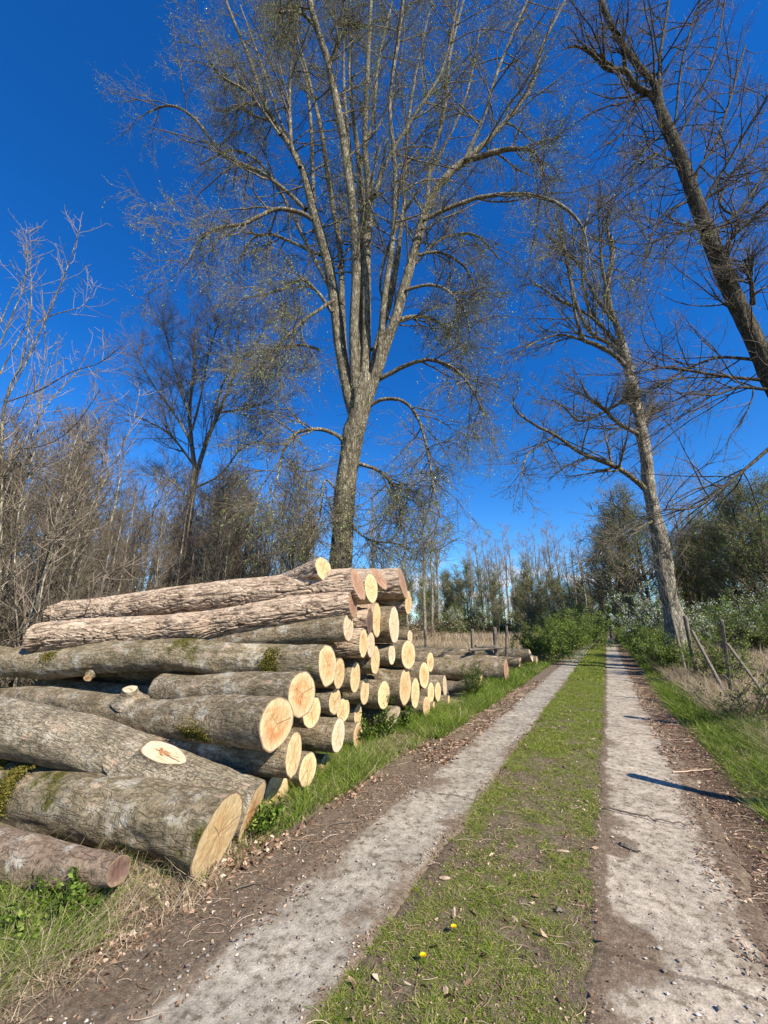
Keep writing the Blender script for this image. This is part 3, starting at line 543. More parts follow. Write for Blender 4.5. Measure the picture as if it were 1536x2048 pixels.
# (key, px, py, half height px, X plane, left end, left radius, bark, cut, options, label)
DEF = [
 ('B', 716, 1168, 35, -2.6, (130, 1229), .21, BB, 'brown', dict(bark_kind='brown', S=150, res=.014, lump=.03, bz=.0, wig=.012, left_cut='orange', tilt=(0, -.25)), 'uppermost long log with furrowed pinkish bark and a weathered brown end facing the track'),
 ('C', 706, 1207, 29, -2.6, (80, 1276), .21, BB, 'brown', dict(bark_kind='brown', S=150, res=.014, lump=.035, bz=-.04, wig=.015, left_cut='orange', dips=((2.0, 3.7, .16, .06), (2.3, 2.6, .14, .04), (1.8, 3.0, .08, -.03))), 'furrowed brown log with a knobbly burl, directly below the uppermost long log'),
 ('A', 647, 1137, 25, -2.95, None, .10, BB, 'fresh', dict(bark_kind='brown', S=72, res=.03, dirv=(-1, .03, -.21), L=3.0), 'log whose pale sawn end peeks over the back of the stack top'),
 ('D', 697, 1257, 27, -2.6, None, .17, BG, 'pale', dict(dirv=(-1, -.02, -.07), L=5.4, lump=.06, wig=.03), 'grey log with a small pale oval end tucked beneath the two furrowed brown logs'),
 ('E', 656, 1328, 40, -2.6, (-20, 1330), .20, BM, 'orange', dict(S=110, res=.018, lump=.10, bz=.03, wig=.05, egg=-.05, tilt=(0, -.1)), 'mossy grey log below the brown logs with a dark moss tuft and reddish end'),
 ('F', 679, 1347, 31, -2.8, None, .15, BG, 'fresh', dict(), 'log with an ear shaped pale end pressed behind the end of the mossy log'),
 ('G', 604, 1388, 45, -2.55, (325, 1385), .175, BG, 'orange', dict(S=100, res=.018, lump=.03, egg=.03), 'short grey log with a large roundish pale orange end and a star shaped crack'),
 ('H', 554, 1448, 51, -2.5, (-10, 1386), .15, BG, 'orange', dict(S=120, res=.018, lump=.07, bz=-.02, bend=.04, wig=.035), 'thick grey log with a big cracked orange end and a sawn limb on its back'),
 ('I', 624, 1424, 33, -2.7, None, .14, BG, 'fresh', dict(), 'log with a yellow end half hidden below the star cracked round end'),
 ('J', 588, 1508, 44, -2.6, None, .17, BG, 'fresh', dict(), 'shaded log with an upright oval orange rimmed end under the thick round ended log'),
 ('K', 616, 1539, 34, -2.75, None, .14, BG, 'fresh', dict(), 'bottom log with a peeling fibrous yellow end rising from dry grass'),
 ('L', 650, 1531, 22, -2.95, None, .12, BG, 'fresh', dict(), 'low log whose splintered yellow end barely clears grass right of the fibrous end'),
 ('M', 677, 1470, 34, -2.75, None, .16, BG, 'pale', dict(), 'grey log with a tall pale oval end just above the verge grass'),
 ('MA', 716, 1470, 26, -3.1, None, .14, BG, 'orange', dict(), 'low log with a ragged orange tinged end right of the tall pale oval end'),
 ('N', 670, 1403, 26, -2.85, None, .12, BP, 'fresh', dict(), 'pale barked log with a tapering yellow end, left one of a touching pair half shaded'),
 ('NA', 687, 1420, 24, -2.97, None, .12, BP, 'fresh', dict(), 'log with a rounded yellow end, lower right one of a touching pair half shaded'),
 ('NB', 716, 1430, 22, -3.15, None, .15, BG, 'fresh', dict(), 'log with a crumbled yellow end behind leafy sprigs at the foot of the stack'),
 ('O', 711, 1354, 31, -2.85, None, .16, BG, 'fresh', dict(), 'log whose narrow yellow end has a shadow falling across its top'),
 ('P', 730, 1383, 27, -3.0, None, .15, BG, 'fresh', dict(), 'small log end directly lower right of the end with a shadow across its top'),
 ('Q', 768, 1390, 29, -3.0, None, .18, BG, 'fresh', dict(), 'log with a lone pale oval end and a green sprig in front'),
 ('R', 811, 1372, 37, -2.95, None, .25, BG, 'fresh', dict(), 'large pale ended log near the far right bottom, overlapping its smaller twin'),
 ('S', 831, 1386, 31, -3.0, None, .23, BG, 'fresh', dict(), 'slim yellow ended log leaning against the right side of the large pale ended one'),
 ('T', 849, 1350, 27, -3.0, None, .2, BG, 'orange', dict(), 'log with an orange centred oval end at the far right edge of the stack'),
 ('U', 861, 1324, 20, -3.05, None, .17, BG, 'fresh', dict(), 'small yellow ended log poking out highest at the far right tip of the stack'),
 ('V', 817, 1309, 30, -2.9, None, .22, BG, 'orange', dict(), 'fat log with a big yellow disc end at right mid height, ringed and cracked'),
 ('W', 820, 1273, 13, -3.15, None, .12, BG, 'pale', dict(), 'thin log end just showing like a cap above the big yellow disc end'),
 ('X', 784, 1308, 21, -2.9, None, .14, BG, 'pale', dict(), 'small whitish oval log end between two bigger yellow ones, right of centre'),
 ('Y', 751, 1320, 29, -2.85, None, .18, BG, 'fresh', dict(), 'long narrow yellow log end left of the small whitish oval end'),
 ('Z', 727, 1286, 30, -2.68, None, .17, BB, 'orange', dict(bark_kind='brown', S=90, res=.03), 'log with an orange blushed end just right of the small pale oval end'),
 ('ZA', 742, 1290, 26, -2.78, None, .15, BG, 'pale', dict(), 'paler log end squeezed behind the orange blushed one'),
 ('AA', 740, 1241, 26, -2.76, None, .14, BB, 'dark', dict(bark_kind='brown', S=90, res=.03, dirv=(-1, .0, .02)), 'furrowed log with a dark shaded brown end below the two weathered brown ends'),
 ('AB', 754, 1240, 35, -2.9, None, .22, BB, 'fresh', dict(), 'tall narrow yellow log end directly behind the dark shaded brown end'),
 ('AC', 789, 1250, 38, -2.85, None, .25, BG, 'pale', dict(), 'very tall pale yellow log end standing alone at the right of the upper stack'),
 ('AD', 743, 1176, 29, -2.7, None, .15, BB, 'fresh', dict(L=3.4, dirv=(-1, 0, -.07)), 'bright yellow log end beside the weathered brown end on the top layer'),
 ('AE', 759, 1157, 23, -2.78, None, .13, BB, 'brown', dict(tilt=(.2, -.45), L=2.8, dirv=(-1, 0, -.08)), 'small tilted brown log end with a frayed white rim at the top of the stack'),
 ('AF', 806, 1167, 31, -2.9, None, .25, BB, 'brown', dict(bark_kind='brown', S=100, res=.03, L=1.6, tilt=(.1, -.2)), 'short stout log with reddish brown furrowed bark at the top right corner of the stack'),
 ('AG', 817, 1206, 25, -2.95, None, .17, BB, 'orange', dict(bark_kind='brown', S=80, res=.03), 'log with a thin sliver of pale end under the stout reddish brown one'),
 ('BA', 862, 1385, 22, -3.05, None, .17, BG, 'fresh', dict(), 'small yellow log end low at the far right, first of a close row of three'),
 ('BB', 876, 1383, 20, -3.08, None, .16, BG, 'fresh', dict(), 'small yellow log end low at the far right, middle of a close row of three'),
 ('BC', 890, 1372, 22, -3.3, None, .2, BG, 'pale', dict(), 'log with a split squared off pale end at the far right foot of the stack'),
 ('BD', 853, 1413, 21, -2.95, None, .14, BG, 'fresh', dict(), 'low yellow log end in the grass under the row of three small ends'),
 ('BE', 868, 1415, 12, -3.0, None, .1, BG, 'fresh', dict(), 'smallest yellow log end at grass level under the row of three small ends'),
 ('BF', 898, 1404, 14, -3.0, None, .12, BG, 'fresh', dict(L=1.2), 'pale split log lying low in bright grass at the far right foot of the stack'),
 ('BG', 786, 1435, 24, -3.0, None, .13, BP, 'pale', dict(tilt=(.3, .5)), 'log with a cream coloured jagged end sticking out behind verge weeds'),
 ('BH', 814, 1442, 20, -3.05, None, .13, BP, 'fresh', dict(tilt=(-.3, .4)), 'log with a ragged yellow end in the verge grass right of the cream jagged one'),
 ('AH', 437, 1668, 80, -2.48, (-60, 1548), .29, BM, 'fresh', dict(S=130, res=.014, lump=.09, bz=-.02, wig=.02, flare=.22, ra_k=.83, tilt=(-.18, .32), egg=.0), 'nearest big log with flaking bark, moss and a tall obliquely sawn end'),
 ('AI', 507, 1626, 58, -2.68, (-60, 1434), .25, BP, 'orange', dict(S=120, res=.016, lump=.06, bz=.045, tilt=(-.1, .1)), 'pale rough barked log swooping down, with a large oval sawn limb in its side'),
 ('AJ', 553, 1602, 36, -2.9, None, .16, BG, 'fresh', dict(), 'log with a broad fibrous yellow end lying in grass behind the two nearest log ends'),
 ('AK', 238, 1742, 34, -2.62, (-60, 1715), .2, BARK_STRIP, 'dark', dict(S=110, res=.016, lump=.04, flare=-.2), 'brownish log half sunk in grass at the lower left with a dull end'),
]
for k, (key, x, y, h, X, left, rl, bark, cut, opt, lab) in enumerate(DEF):
    a, r = RP(x, y, h, X); opt = dict(opt); r = r * opt.pop('ra_k', 1)
    rr = random.Random(k)
    Ldef = opt.pop('L', 5.2 + rr.uniform(-.6, .8)); dv = opt.pop('dirv', (-1, .03 + rr.uniform(-.03, .03), rr.uniform(-.02, .01)))
    if a[2] - r < -0.07: a = a + np.array([0, 0, -0.05 - (a[2] - r)])
    g_ = solve_angle(a, r, HW[key]) if key in HW else math.radians(3 if key in ('AH', 'AK') else 9)
    if left is not None: left = onAxis(*left, a, g_)
    if left is None:
        d = np.array([-math.cos(g_), -math.sin(g_), dv[2]], float); d /= np.linalg.norm(d); left = a + d * Ldef
        if left[2] - rl < 0: left[2] = rl
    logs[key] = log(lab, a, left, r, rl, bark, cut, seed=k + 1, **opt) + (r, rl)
def S_(key, at, th, sr, ln, **kw):
    o, fr, r, rl = logs[key]; t = at / fr[4]; stub(o, fr, at, th, r + (rl - r) * t, sr, ln, **kw)
PI = math.pi
def at_px(key, px):
    o, fr, r, rl = logs[key]; a = fr[3]; X = fr[0]; best = min(np.linspace(0, fr[4], 300), key=lambda q: abs(proj(a - X * q)[0] - px)); return best
S_('AI', at_px('AI', 322), 1.95, .10, .028, lean=.10, cut='pale', bark=BARK_PALE, hollow=True, oval=2.1, seed=3)
S_('H', at_px('H', 262), 1.9, .065, .03, lean=.25, cut='pale', bark=BARK_GREY, oval=1.2, seed=5)
S_('E', at_px('E', 200), 3.75, .045, .05, lean=.5, cut='orange', bark=BARK_MOSS, seed=7)
S_('E', at_px('E', 430), 4.1, .03, .02, lean=-.2, cut='orange', bark=BARK_MOSS, seed=8)
def MO(key, px, th, size, n, seed):
    o, fr, r, rl = logs[key]; at = at_px(key, px); moss_patch(o, fr, at, th, (r + (rl - r) * at / fr[4]) * 1.03, size, n, seed)
MO('E', 560, 3.1, (.05, .09), 2400, 1); MO('E', 400, 2.2, (.09, .05), 1300, 2); MO('H', 415, 3.9, (.10, .06), 1500, 3)
MO('AH', 75, 2.6, (.06, .14), 3200, 4); MO('E', 120, 2.4, (.07, .05), 700, 5); MO('AH', 30, 2.1, (.05, .08), 1200, 6)

# second pile further along the verge
FAR = [((1012, 1331), 25, -2.75, 4.8, .3, BG, 'brown', 'long smooth grey trunk lying lengthwise in a second pile beyond the stack'),
       ((1062, 1311), 13, -2.85, 5.6, .32, BG, 'pale', 'upper grey log of the second pile with a notched pale end'),
       ((1040, 1324), 10, -3.1, 3.0, .24, BG, 'orange', 'log with an orange split side beneath the notched end of the second pile'),
       ((1074, 1321), 9, -2.9, 1.2, .2, BM, 'pale', 'short stubby log at the very end of the second pile'),
       ((956, 1366), 16, -2.8, .7, .14, BP, 'fresh', 'pointed yellow offcut standing up in the grass before the second pile')]
for k, ((x, y), h, X, L, rl, bk, ct, lab) in enumerate(FAR):
    a, r = RP(x, y, h, X)
    if k == 0: a[2] = r
    if a[2] - r < 0: a[2] = r - .02
    d = np.array([-1, -.02 + .03 * (k % 2), 0.0]); lf = a + d * L; lf[2] = max(rl, .05)
    log(lab, a, lf, r, rl if k != 4 else .1, bk, ct, seed=60 + k, S=60, res=.05, lump=.04, tilt=((0, 0), (0, -.2), (.1, .2), (.1, .1), (.2, .9))[k], group='logs lying beyond the main stack')

# ------------------------------------------------------------------ trees
def px_limb(pts, D0, D1, n=24, ws=1.0):
    # pts: (px,py,half width px); D runs from D0 to D1 along the limb
    m = len(pts); P = []; R = []
    for k, q in enumerate(pts):
        D = D0 + (D1 - D0) * (k / (m - 1)) ** 1.2; P.append(np.r_[onD(q[0], q[1], D), pxr(q[2] * ws, q[1], D)])
    R = resample(P, n); return R[:, :3], np.maximum(R[:, 3], .004)
def rough(P, R, rng, amp=.012):
    P = P + rng.normal(size=P.shape) * amp * R[:, None] * 6; return P
def finish_tree(name, loc, label, trunk, limbs, twigs, leaves, mt, ml, mtw, mlf, cat='tree', group=None, branch_name='crown'):
    loc = np.asarray(loc, float); e = empty(name, Vector(loc), label, cat, group)
    def part(nm, bag, mat, smooth=True):
        if bag is None or not bag.V: return
        me = bag.mesh(nm, mat, smooth); 
        co = np.concatenate(bag.V) - loc; me.vertices.foreach_set('co', co.astype(np.float32).ravel()); me.update(); link(nm, me, e)
    part('trunk', trunk, mt); part('limbs', limbs, ml); part('crown', twigs, mtw); part('foliage', leaves, mlf, False)
    return e
def trunk_tube(P, R, seed, S=40, amp=.10, n=90):
    Q = resample(np.c_[P, R], n); P, R = Q[:, :3], Q[:, 3]
    V, F4 = tubes(P[None], R[None], S); V = V.reshape(n, S, 3); c = P[:, None]
    d = V - c; q = V * np.array([3.2, 3.2, 1.1]); f = 1 + amp * fbm(q, 4, seed) ; return (c + d * f[..., None]).reshape(-1, 3), F4

# --- the great multi stemmed tree behind the stack
rng = np.random.default_rng(11)
D = 12.5
tP, tR = px_limb([(668, 1357, 33), (670, 1240, 28), (680, 1120, 24), (688, 1000, 23), (703, 900, 23), (716, 835, 22), (725, 780, 23), (730, 752, 17)], D, D)
tR = tR * .92; T = Bag(); T.add(*trunk_tube(tP, tR, 5, 40, .2))
LM = [([(714, 856, 16), (700, 800, 17), (690, 755, 16), (680, 700, 15), (668, 600, 15), (655, 520, 15), (630, 430, 13), (605, 340, 10), (575, 285, 8), (530, 210, 6), (500, 120, 5), (455, 10, 4), (430, -80, 2)], 1.0),
      ([(600, 335, 6), (583, 290, 5), (580, 170, 4), (590, 60, 3), (610, -20, 2)], -1.0),
      ([(718, 840, 14), (708, 740, 13), (708, 650, 13), (712, 520, 13), (705, 420, 12), (690, 300, 12), (672, 200, 11), (655, 120, 10), (635, 60, 9), (612, -30, 8), (590, -160, 5)], -2.0),
      ([(660, 130, 6), (680, 60, 5), (690, -40, 4)], -2.4), ([(640, 65, 6), (600, 25, 4), (560, 25, 3)], -2.2),
      ([(722, 820, 14), (730, 740, 14), (732, 640, 14), (733, 500, 13), (738, 400, 10), (730, 280, 8), (735, 150, 6), (742, 0, 5), (745, -120, 3)], 1.2),
      ([(738, 800, 10), (752, 700, 10), (775, 620, 10), (793, 530, 8), (800, 470, 6), (810, 380, 5), (815, 260, 4), (835, 130, 3), (860, 20, 2)], 2.6),
      ([(724, 835, 16), (750, 752, 16), (775, 680, 15), (800, 610, 14), (830, 500, 13), (855, 410, 12), (895, 350, 10), (935, 318, 9), (1000, 255, 6), (1060, 180, 5), (1085, 90, 4), (1130, 0, 3), (1150, -80, 2)], -1.4),
      ([(932, 320, 8), (965, 312, 8), (1005, 300, 7), (1060, 300, 4), (1080, 322, 3), (1082, 350, 2)], -2.0),
      ([(925, 330, 6), (965, 240, 5), (1000, 130, 4), (1055, 0, 3)], -1.0),
      ([(845, 440, 6), (900, 415, 6), (960, 395, 5.5), (1040, 388, 5), (1100, 400, 4.5), (1145, 428, 4), (1170, 470, 3), (1180, 540, 2)], -2.5),
      ([(755, 760, 7), (775, 750, 7), (820, 728, 6), (862, 720, 5), (905, 735, 4), (938, 768, 3.5), (970, 830, 2)], -1.5),
      ([(735, 815, 6), (760, 800, 5.5), (800, 800, 5), (830, 825, 4.5), (850, 880, 4), (865, 960, 3), (880, 1035, 2)], -1.6),
      ([(690, 890, 7), (680, 875, 6), (655, 862, 6), (625, 858, 5.5), (590, 868, 5), (568, 900, 4), (556, 950, 3), (545, 1010, 2)], -1.8),
      ([(625, 440, 6), (600, 425, 6), (555, 418, 5.5), (520, 432, 5), (484, 449, 4.5), (440, 455, 4), (400, 480, 3), (372, 530, 2)], -2.0),
      ([(612, 420, 6), (575, 385, 5.5), (523, 345, 5.5), (470, 322, 5), (430, 290, 4.5), (387, 235, 4), (340, 211, 3), (293, 226, 2)], 1.5),
      ([(550, 245, 4), (510, 232, 3.5), (470, 212, 3), (445, 225, 2)], .5),
      ([(720, 928, 6), (755, 940, 5), (785, 968, 5), (800, 1010, 3), (803, 1060, 2)], -1.0),
      ([(665, 625, 6), (640, 590, 5), (605, 560, 4), (560, 580, 3.5), (500, 595, 2)], -1.5),
      ([(640, 510, 5), (600, 492, 4.5), (545, 470, 4), (505, 478, 3), (480, 520, 2)], 2.0),
      ([(812, 580, 5), (860, 570, 4), (900, 585, 3.5), (930, 625, 3), (940, 665, 2)], -1.2),
      ([(835, 510, 4), (880, 505, 4), (930, 535, 3), (955, 590, 2)], 2.2),
      ([(722, 420, 7), (720, 340, 6), (745, 240, 5), (758, 120, 4), (785, 0, 3), (800, -90, 2)], 2.4),
      ([(750, 390, 6), (775, 320, 5), (830, 230, 4.5), (880, 150, 4), (905, 60, 3), (918, -30, 2)], -2.2),
      ([(705, 380, 6), (696, 270, 5), (688, 170, 4), (690, 60, 3), (700, -60, 2)], 3.0),
      ([(590, 310, 5), (560, 240, 4), (520, 120, 3), (480, 10, 2)], 2.5),
      ([(560, 270, 4), (500, 190, 4), (440, 150, 3), (400, 90, 2)], -2.6),
      ([(680, 990, 4), (650, 960, 3), (640, 1030, 3), (615, 1090, 2)], -1.0),
      ([(700, 1050, 4), (740, 1080, 3), (800, 1090, 2.5), (850, 1130, 1.5)], -1.4),
      ([(745, 700, 7), (800, 640, 6), (870, 640, 4), (930, 700, 2.5)], 3.0),
      ([(640, 700, 4), (600, 690, 4), (550, 700, 3), (520, 740, 2)], 2.5),
      ([(668, 600, 5), (610, 640, 4), (560, 690, 3), (530, 760, 2)], -3),
      ([(820, 540, 4), (880, 480, 4), (950, 470, 3), (1000, 520, 2)], 3),
      ([(722, 790, 8), (720, 690, 9), (722, 560, 9), (726, 430, 8), (715, 300, 7), (700, 160, 5), (705, 20, 4), (700, -90, 2)], 3.0), ([(742, 780, 8), (760, 690, 9), (768, 600, 9), (785, 480, 7), (790, 350, 6), (780, 200, 5), (800, 60, 4), (812, -50, 2)], -2.6),
      ([(706, 800, 8), (690, 720, 9), (684, 620, 9), (680, 500, 8), (660, 380, 7), (640, 250, 6), (610, 130, 4), (575, 10, 3)], 2.8), ([(630, 430, 6), (625, 330, 6), (620, 230, 5), (605, 130, 4), (560, 40, 3), (530, -50, 2)], 3.2),
      ([(855, 410, 6), (862, 320, 5), (890, 220, 5), (900, 110, 4), (930, -10, 3)], 1.8),
      ([(780, 640, 3), (760, 560, 4), (800, 440, 4), (870, 330, 3), (930, 200, 3), (960, 60, 2)], 3.5),
      ([(690, 640, 4), (620, 500, 5), (540, 350, 4), (470, 300, 3), (400, 330, 2)], 3.5)]
L1 = Bag(); LP = []; LR = []
for pts, dz in LM:
    D0 = D + (0 if pts[0][1] > 740 else dz * .4)
    P, R = px_limb(pts, D0, D + dz, 26, .7); P = rough(P, R, rng)
    L1.tube(P[None], R[None], 12 if pts[0][2] > 7 else 7); LP.append(P); LR.append(R)
LP = np.array(LP); LR = np.array(LR)
a1 = spawn(rng, LP, LR, 16, .2, 1, 48, 15, lambda Lp, t, r: np.clip(Lp * .42, 1.5, 4.4) * (1.15 - .45 * t) * r.uniform(.6, 1.2, len(t)), 9, .12, (0, 0, .1), rf=.5, tip=.007, rmin=.011, rmax=.04)
L1.tube(*a1, 5)
a1b = spawn(rng, a1[0], a1[1], 2, .2, .8, 45, 14, 1.6, 7, .14, (0, 0, -.1), rf=.6, tip=.007, rmin=.010)
tw = Bag(); tw.tube(*a1b, 4)
allP = np.concatenate([a1b[0], a1[0][:, ::1][:, [0, 1, 3, 4, 5, 7, 8]]]); allR = np.concatenate([a1b[1], a1[1][:, [0, 1, 3, 4, 5, 7, 8]]])
a2 = spawn(rng, allP, allR, 7, .12, 1, 48, 16, 1.15, 6, .15, (0, 0, -.38), rf=.55, tip=.0035, rmin=.0052); tw.tube(*a2, 3)
a3 = spawn(rng, a2[0], a2[1], 3, .1, 1, 40, 14, .6, 4, .12, (0, 0, -.4), rf=.6, tip=.0022, rmin=.0034); tw.tube(*a3, 3)
lf = Bag(); lf.add(*leaf_cards(rng, a3[0][::2], .048, 4, .03, .5))
# epicormic shoots on the fork
ep = spawn(rng, LP[[2, 5, 7, 22, 23]], LR[[2, 5, 7, 22, 23]], 60, .30, .62, 60, 20, .9, 5, .2, (0, 0, .1), rf=.06, tip=.003, rmin=.006, taper_len=0); tw.tube(*ep, 3)
lf.add(*leaf_cards(rng, ep[0], .05, 10, .06, .1))
ep = spawn(rng, tP[None], tR[None], 90, .25, .95, 65, 18, 1.0, 6, .2, (0, 0, -.3), rf=.03, tip=.003, rmin=.006, taper_len=0); tw.tube(*ep, 3); lf.add(*leaf_cards(rng, ep[0], .045, 5, .05, .3))
finish_tree('broadleaf_tree', onG(672, D), 'huge multi stemmed tree with fanning limbs and fresh buds behind the log stack', T, L1, tw, lf, BARK_TREE, BARK_TREE, TWIG, LEAF_BUD)

# --- tall tree on the right of the track
rng = np.random.default_rng(12); D = 16.5
tP, tR = px_limb([(1354, 1322, 34), (1350, 1260, 26), (1337, 1180, 21), (1322, 1100, 19), (1303, 1000, 17), (1290, 900, 15), (1275, 820, 13), (1258, 740, 11), (1237, 660, 9), (1217, 605, 8), (1215, 560, 7), (1226, 515, 6), (1222, 470, 3)], D, D, 24, .70)
T = Bag(); T.add(*trunk_tube(tP, tR, 9, 30, .26))
LM = [([(1280, 862, 8), (1262, 745, 7), (1235, 715, 6), (1195, 690, 6), (1168, 680, 5), (1150, 625, 4), (1140, 560, 3), (1120, 470, 2)][1:], -1), ([(1268, 740, 7), (1225, 690, 6), (1180, 665, 5), (1150, 600, 4), (1135, 520, 3), (1110, 430, 2)], 1),
      ([(1250, 700, 5), (1200, 650, 5), (1170, 590, 4), (1165, 500, 3), (1180, 410, 2)], 2), ([(1290, 978, 7), (1250, 945, 6.5), (1200, 920, 6), (1160, 905, 5), (1110, 870, 4), (1070, 850, 3.5), (1030, 820, 2.5), (1028, 795, 1.5)], -2),
      ([(1110, 872, 4), (1090, 885, 3), (1055, 910, 2.5), (1040, 960, 1.5)], -2.4), ([(1275, 868, 6), (1235, 845, 5), (1205, 815, 4.5), (1178, 795, 3.5), (1160, 760, 2)], -1.5), ([(1215, 820, 4), (1250, 800, 4), (1262, 790, 2)], -1),
      ([(1212, 822, 3), (1160, 842, 3), (1130, 815, 2.5), (1105, 800, 1.5)], -2), ([(1217, 585, 5), (1205, 540, 4), (1200, 470, 3), (1196, 400, 2)], 0), ([(1226, 520, 4), (1215, 450, 3), (1218, 380, 1.5)], 0),
      ([(1283, 850, 5), (1292, 835, 5), (1305, 818, 4)], .5), ([(1240, 660, 4), (1195, 600, 4), (1150, 520, 3), (1090, 470, 2)], -2), ([(1255, 720, 4), (1190, 640, 4), (1120, 600, 3), (1060, 560, 2)], 1.5),
      ([(1180, 685, 4), (1120, 670, 3), (1060, 690, 2), (1030, 720, 1.5)], -1.5), ([(1310, 1040, 4), (1270, 1060, 3), (1220, 1080, 2), (1200, 1110, 1.5)], -2)]
L1 = Bag(); LP = []; LR = []
for pts, dz in LM:
    P, R = px_limb(pts, D, D + dz, 20, .75); P = rough(P, R, rng); L1.tube(P[None], R[None], 8); LP.append(P); LR.append(R)
LP = np.array(LP); LR = np.array(LR); tw = Bag()
a1 = spawn(rng, LP, LR, 15, .15, 1, 40, 12, lambda Lp, t, r: np.clip(Lp * .5, .6, 3.2) * (1.1 - .5 * t) * r.uniform(.6, 1.2, len(t)), 8, .09, (0, 0, .15), rf=.5, tip=.007, rmin=.011); tw.tube(*a1, 4)
a2 = spawn(rng, a1[0], a1[1], 8, .1, 1, 40, 12, .9, 6, .1, (0, 0, .05), rf=.55, tip=.005, rmin=.007); tw.tube(*a2, 3)
a3 = spawn(rng, a2[0], a2[1], 5, .1, 1, 40, 12, .4, 4, .1, (0, 0, 0), rf=.6, tip=.0035, rmin=.005); tw.tube(*a3, 3)
# bushy shoots all over the right side of the trunk
b1 = spawn(rng, tP[None], tR[None], 80, .05, .82, 38, 12, 2.2, 8, .06, (.12, 0, .5), rf=.1, tip=.005, rmin=.012, taper_len=.3); b1 = (b1[0], np.minimum(b1[1], .014)); tw.tube(*b1, 4)
b2 = spawn(rng, b1[0], b1[1], 8, .1, 1, 28, 10, .9, 6, .07, (0, 0, .1), rf=.55, tip=.004, rmin=.006); tw.tube(*b2, 3)
lf = Bag(); lf.add(*leaf_cards(rng, a3[0][::2], .04, 1, .03)); lf.add(*leaf_cards(rng, b2[0][::3], .04, 1, .03))
finish_tree('roadside_tree', onG(1354, D), 'tall pale barked tree right of the track, its trunk bristling with fine bare shoots', T, L1, tw, lf, BARK_TREE_PALE, BARK_TREE, TWIG, LEAF_BUD)

# --- big dark leaning tree at the right edge
rng = np.random.default_rng(13); D = 12.1
tP, tR = px_limb([(1722, 1362, 50), (1690, 1230, 42), (1640, 1050, 37), (1580, 860, 33), (1536, 740, 31), (1470, 600, 28), (1410, 450, 24), (1362, 320, 20), (1325, 232, 17), (1318, 205, 12), (1308, 165, 11), (1270, 125, 11), (1230, 65, 10), (1205, 10, 9), (1190, -60, 6)], D, D - .5, 24, .52)
T = Bag(); T.add(*trunk_tube(tP, tR, 19, 36, .12))
LM = [([(1322, 225, 12), (1300, 188, 11), (1268, 172, 10), (1252, 142, 10), (1215, 138, 8), (1180, 105, 6), (1150, 92, 4), (1125, 100, 2)], -1.5), ([(1318, 210, 9), (1319, 150, 8), (1322, 100, 6), (1335, 20, 5), (1345, -60, 3)], 1),
      ([(1248, 140, 6), (1245, 90, 5), (1232, 60, 4), (1195, 55, 2)], -1.6), ([(1390, 380, 8), (1395, 340, 6), (1430, 290, 5), (1460, 200, 4), (1490, 90, 3)], 1), ([(1340, 300, 5), (1352, 230, 4), (1365, 120, 4), (1400, 0, 3)], -1),
      ([(1505, 610, 10), (1503, 570, 7), (1488, 520, 6), (1483, 540, 5)][:3], -1), ([(1475, 560, 9), (1455, 520, 7), (1462, 480, 6), (1510, 430, 5), (1560, 380, 4)], -1.5), ([(1440, 510, 6), (1478, 440, 5), (1440, 410, 4), (1470, 340, 4), (1540, 270, 3)], 1.5),
      ([(1530, 760, 7), (1470, 755, 6), (1400, 745, 5), (1340, 735, 4), (1290, 740, 3), (1260, 750, 2)], -1.5), ([(1515, 720, 7), (1440, 715, 5), (1380, 735, 4.5), (1320, 770, 3.5), (1270, 800, 2)], 1.5),
      ([(1545, 780, 7), (1480, 775, 5), (1430, 790, 4), (1370, 790, 3), (1330, 830, 2)], -2.5), ([(1440, 500, 6), (1425, 455, 5), (1370, 462, 4), (1320, 478, 3), (1290, 490, 2)], -1.4), ([(1382, 400, 5), (1340, 420, 4), (1312, 450, 3), (1290, 520, 2)], -2),
      ([(1580, 860, 8), (1500, 930, 6), (1440, 980, 5), (1390, 1015, 4), (1330, 1020, 3), (1290, 1040, 2)], -2), ([(1400, 420, 6), (1440, 350, 5), (1500, 250, 4), (1550, 170, 3)], -2), ([(1350, 290, 5), (1390, 210, 4), (1430, 110, 3), (1450, 0, 3)], 2),
      ([(1335, 260, 4), (1300, 290, 4), (1270, 330, 3), (1250, 400, 2)], -1), ([(1420, 470, 6), (1480, 420, 5), (1540, 330, 4)], 2.5), ([(1360, 330, 4), (1310, 310, 3), (1280, 330, 2)], 2), ([(1290, 175, 5), (1270, 210, 3), (1250, 260, 3), (1215, 290, 2)], -.5)]
L1 = Bag(); LP = []; LR = []
for pts, dz in LM:
    P, R = px_limb(pts, D, D + dz, 20, .52); P = rough(P, R, rng); L1.tube(P[None], R[None], 10 if pts[0][2] > 7 else 7); LP.append(P); LR.append(R)
LP = np.array(LP); LR = np.array(LR); tw = Bag()
a1 = spawn(rng, LP, LR, 18, .12, 1, 42, 13, lambda Lp, t, r: np.clip(Lp * .6, 1.2, 3.8) * (1.1 - .5 * t) * r.uniform(.6, 1.2, len(t)), 9, .12, (0, 0, .15), rf=.5, tip=.006, rmin=.012, rmax=.05); L1.tube(*a1, 5)
t2 = spawn(rng, tP[None], tR[None], 60, .25, 1, 50, 14, 3.4, 9, .09, (.1, 0, .6), rf=.1, tip=.006, rmin=.018, taper_len=.2); t2 = (t2[0], np.minimum(t2[1], .035)); L1.tube(*t2, 5)
A = np.concatenate([a1[0], t2[0]]); AR = np.concatenate([a1[1], t2[1]])
a2 = spawn(rng, A, AR, 6, .1, 1, 38, 12, 1.35, 6, .13, (0, 0, .12), rf=.55, tip=.0035, rmin=.0055); tw.tube(*a2, 3)
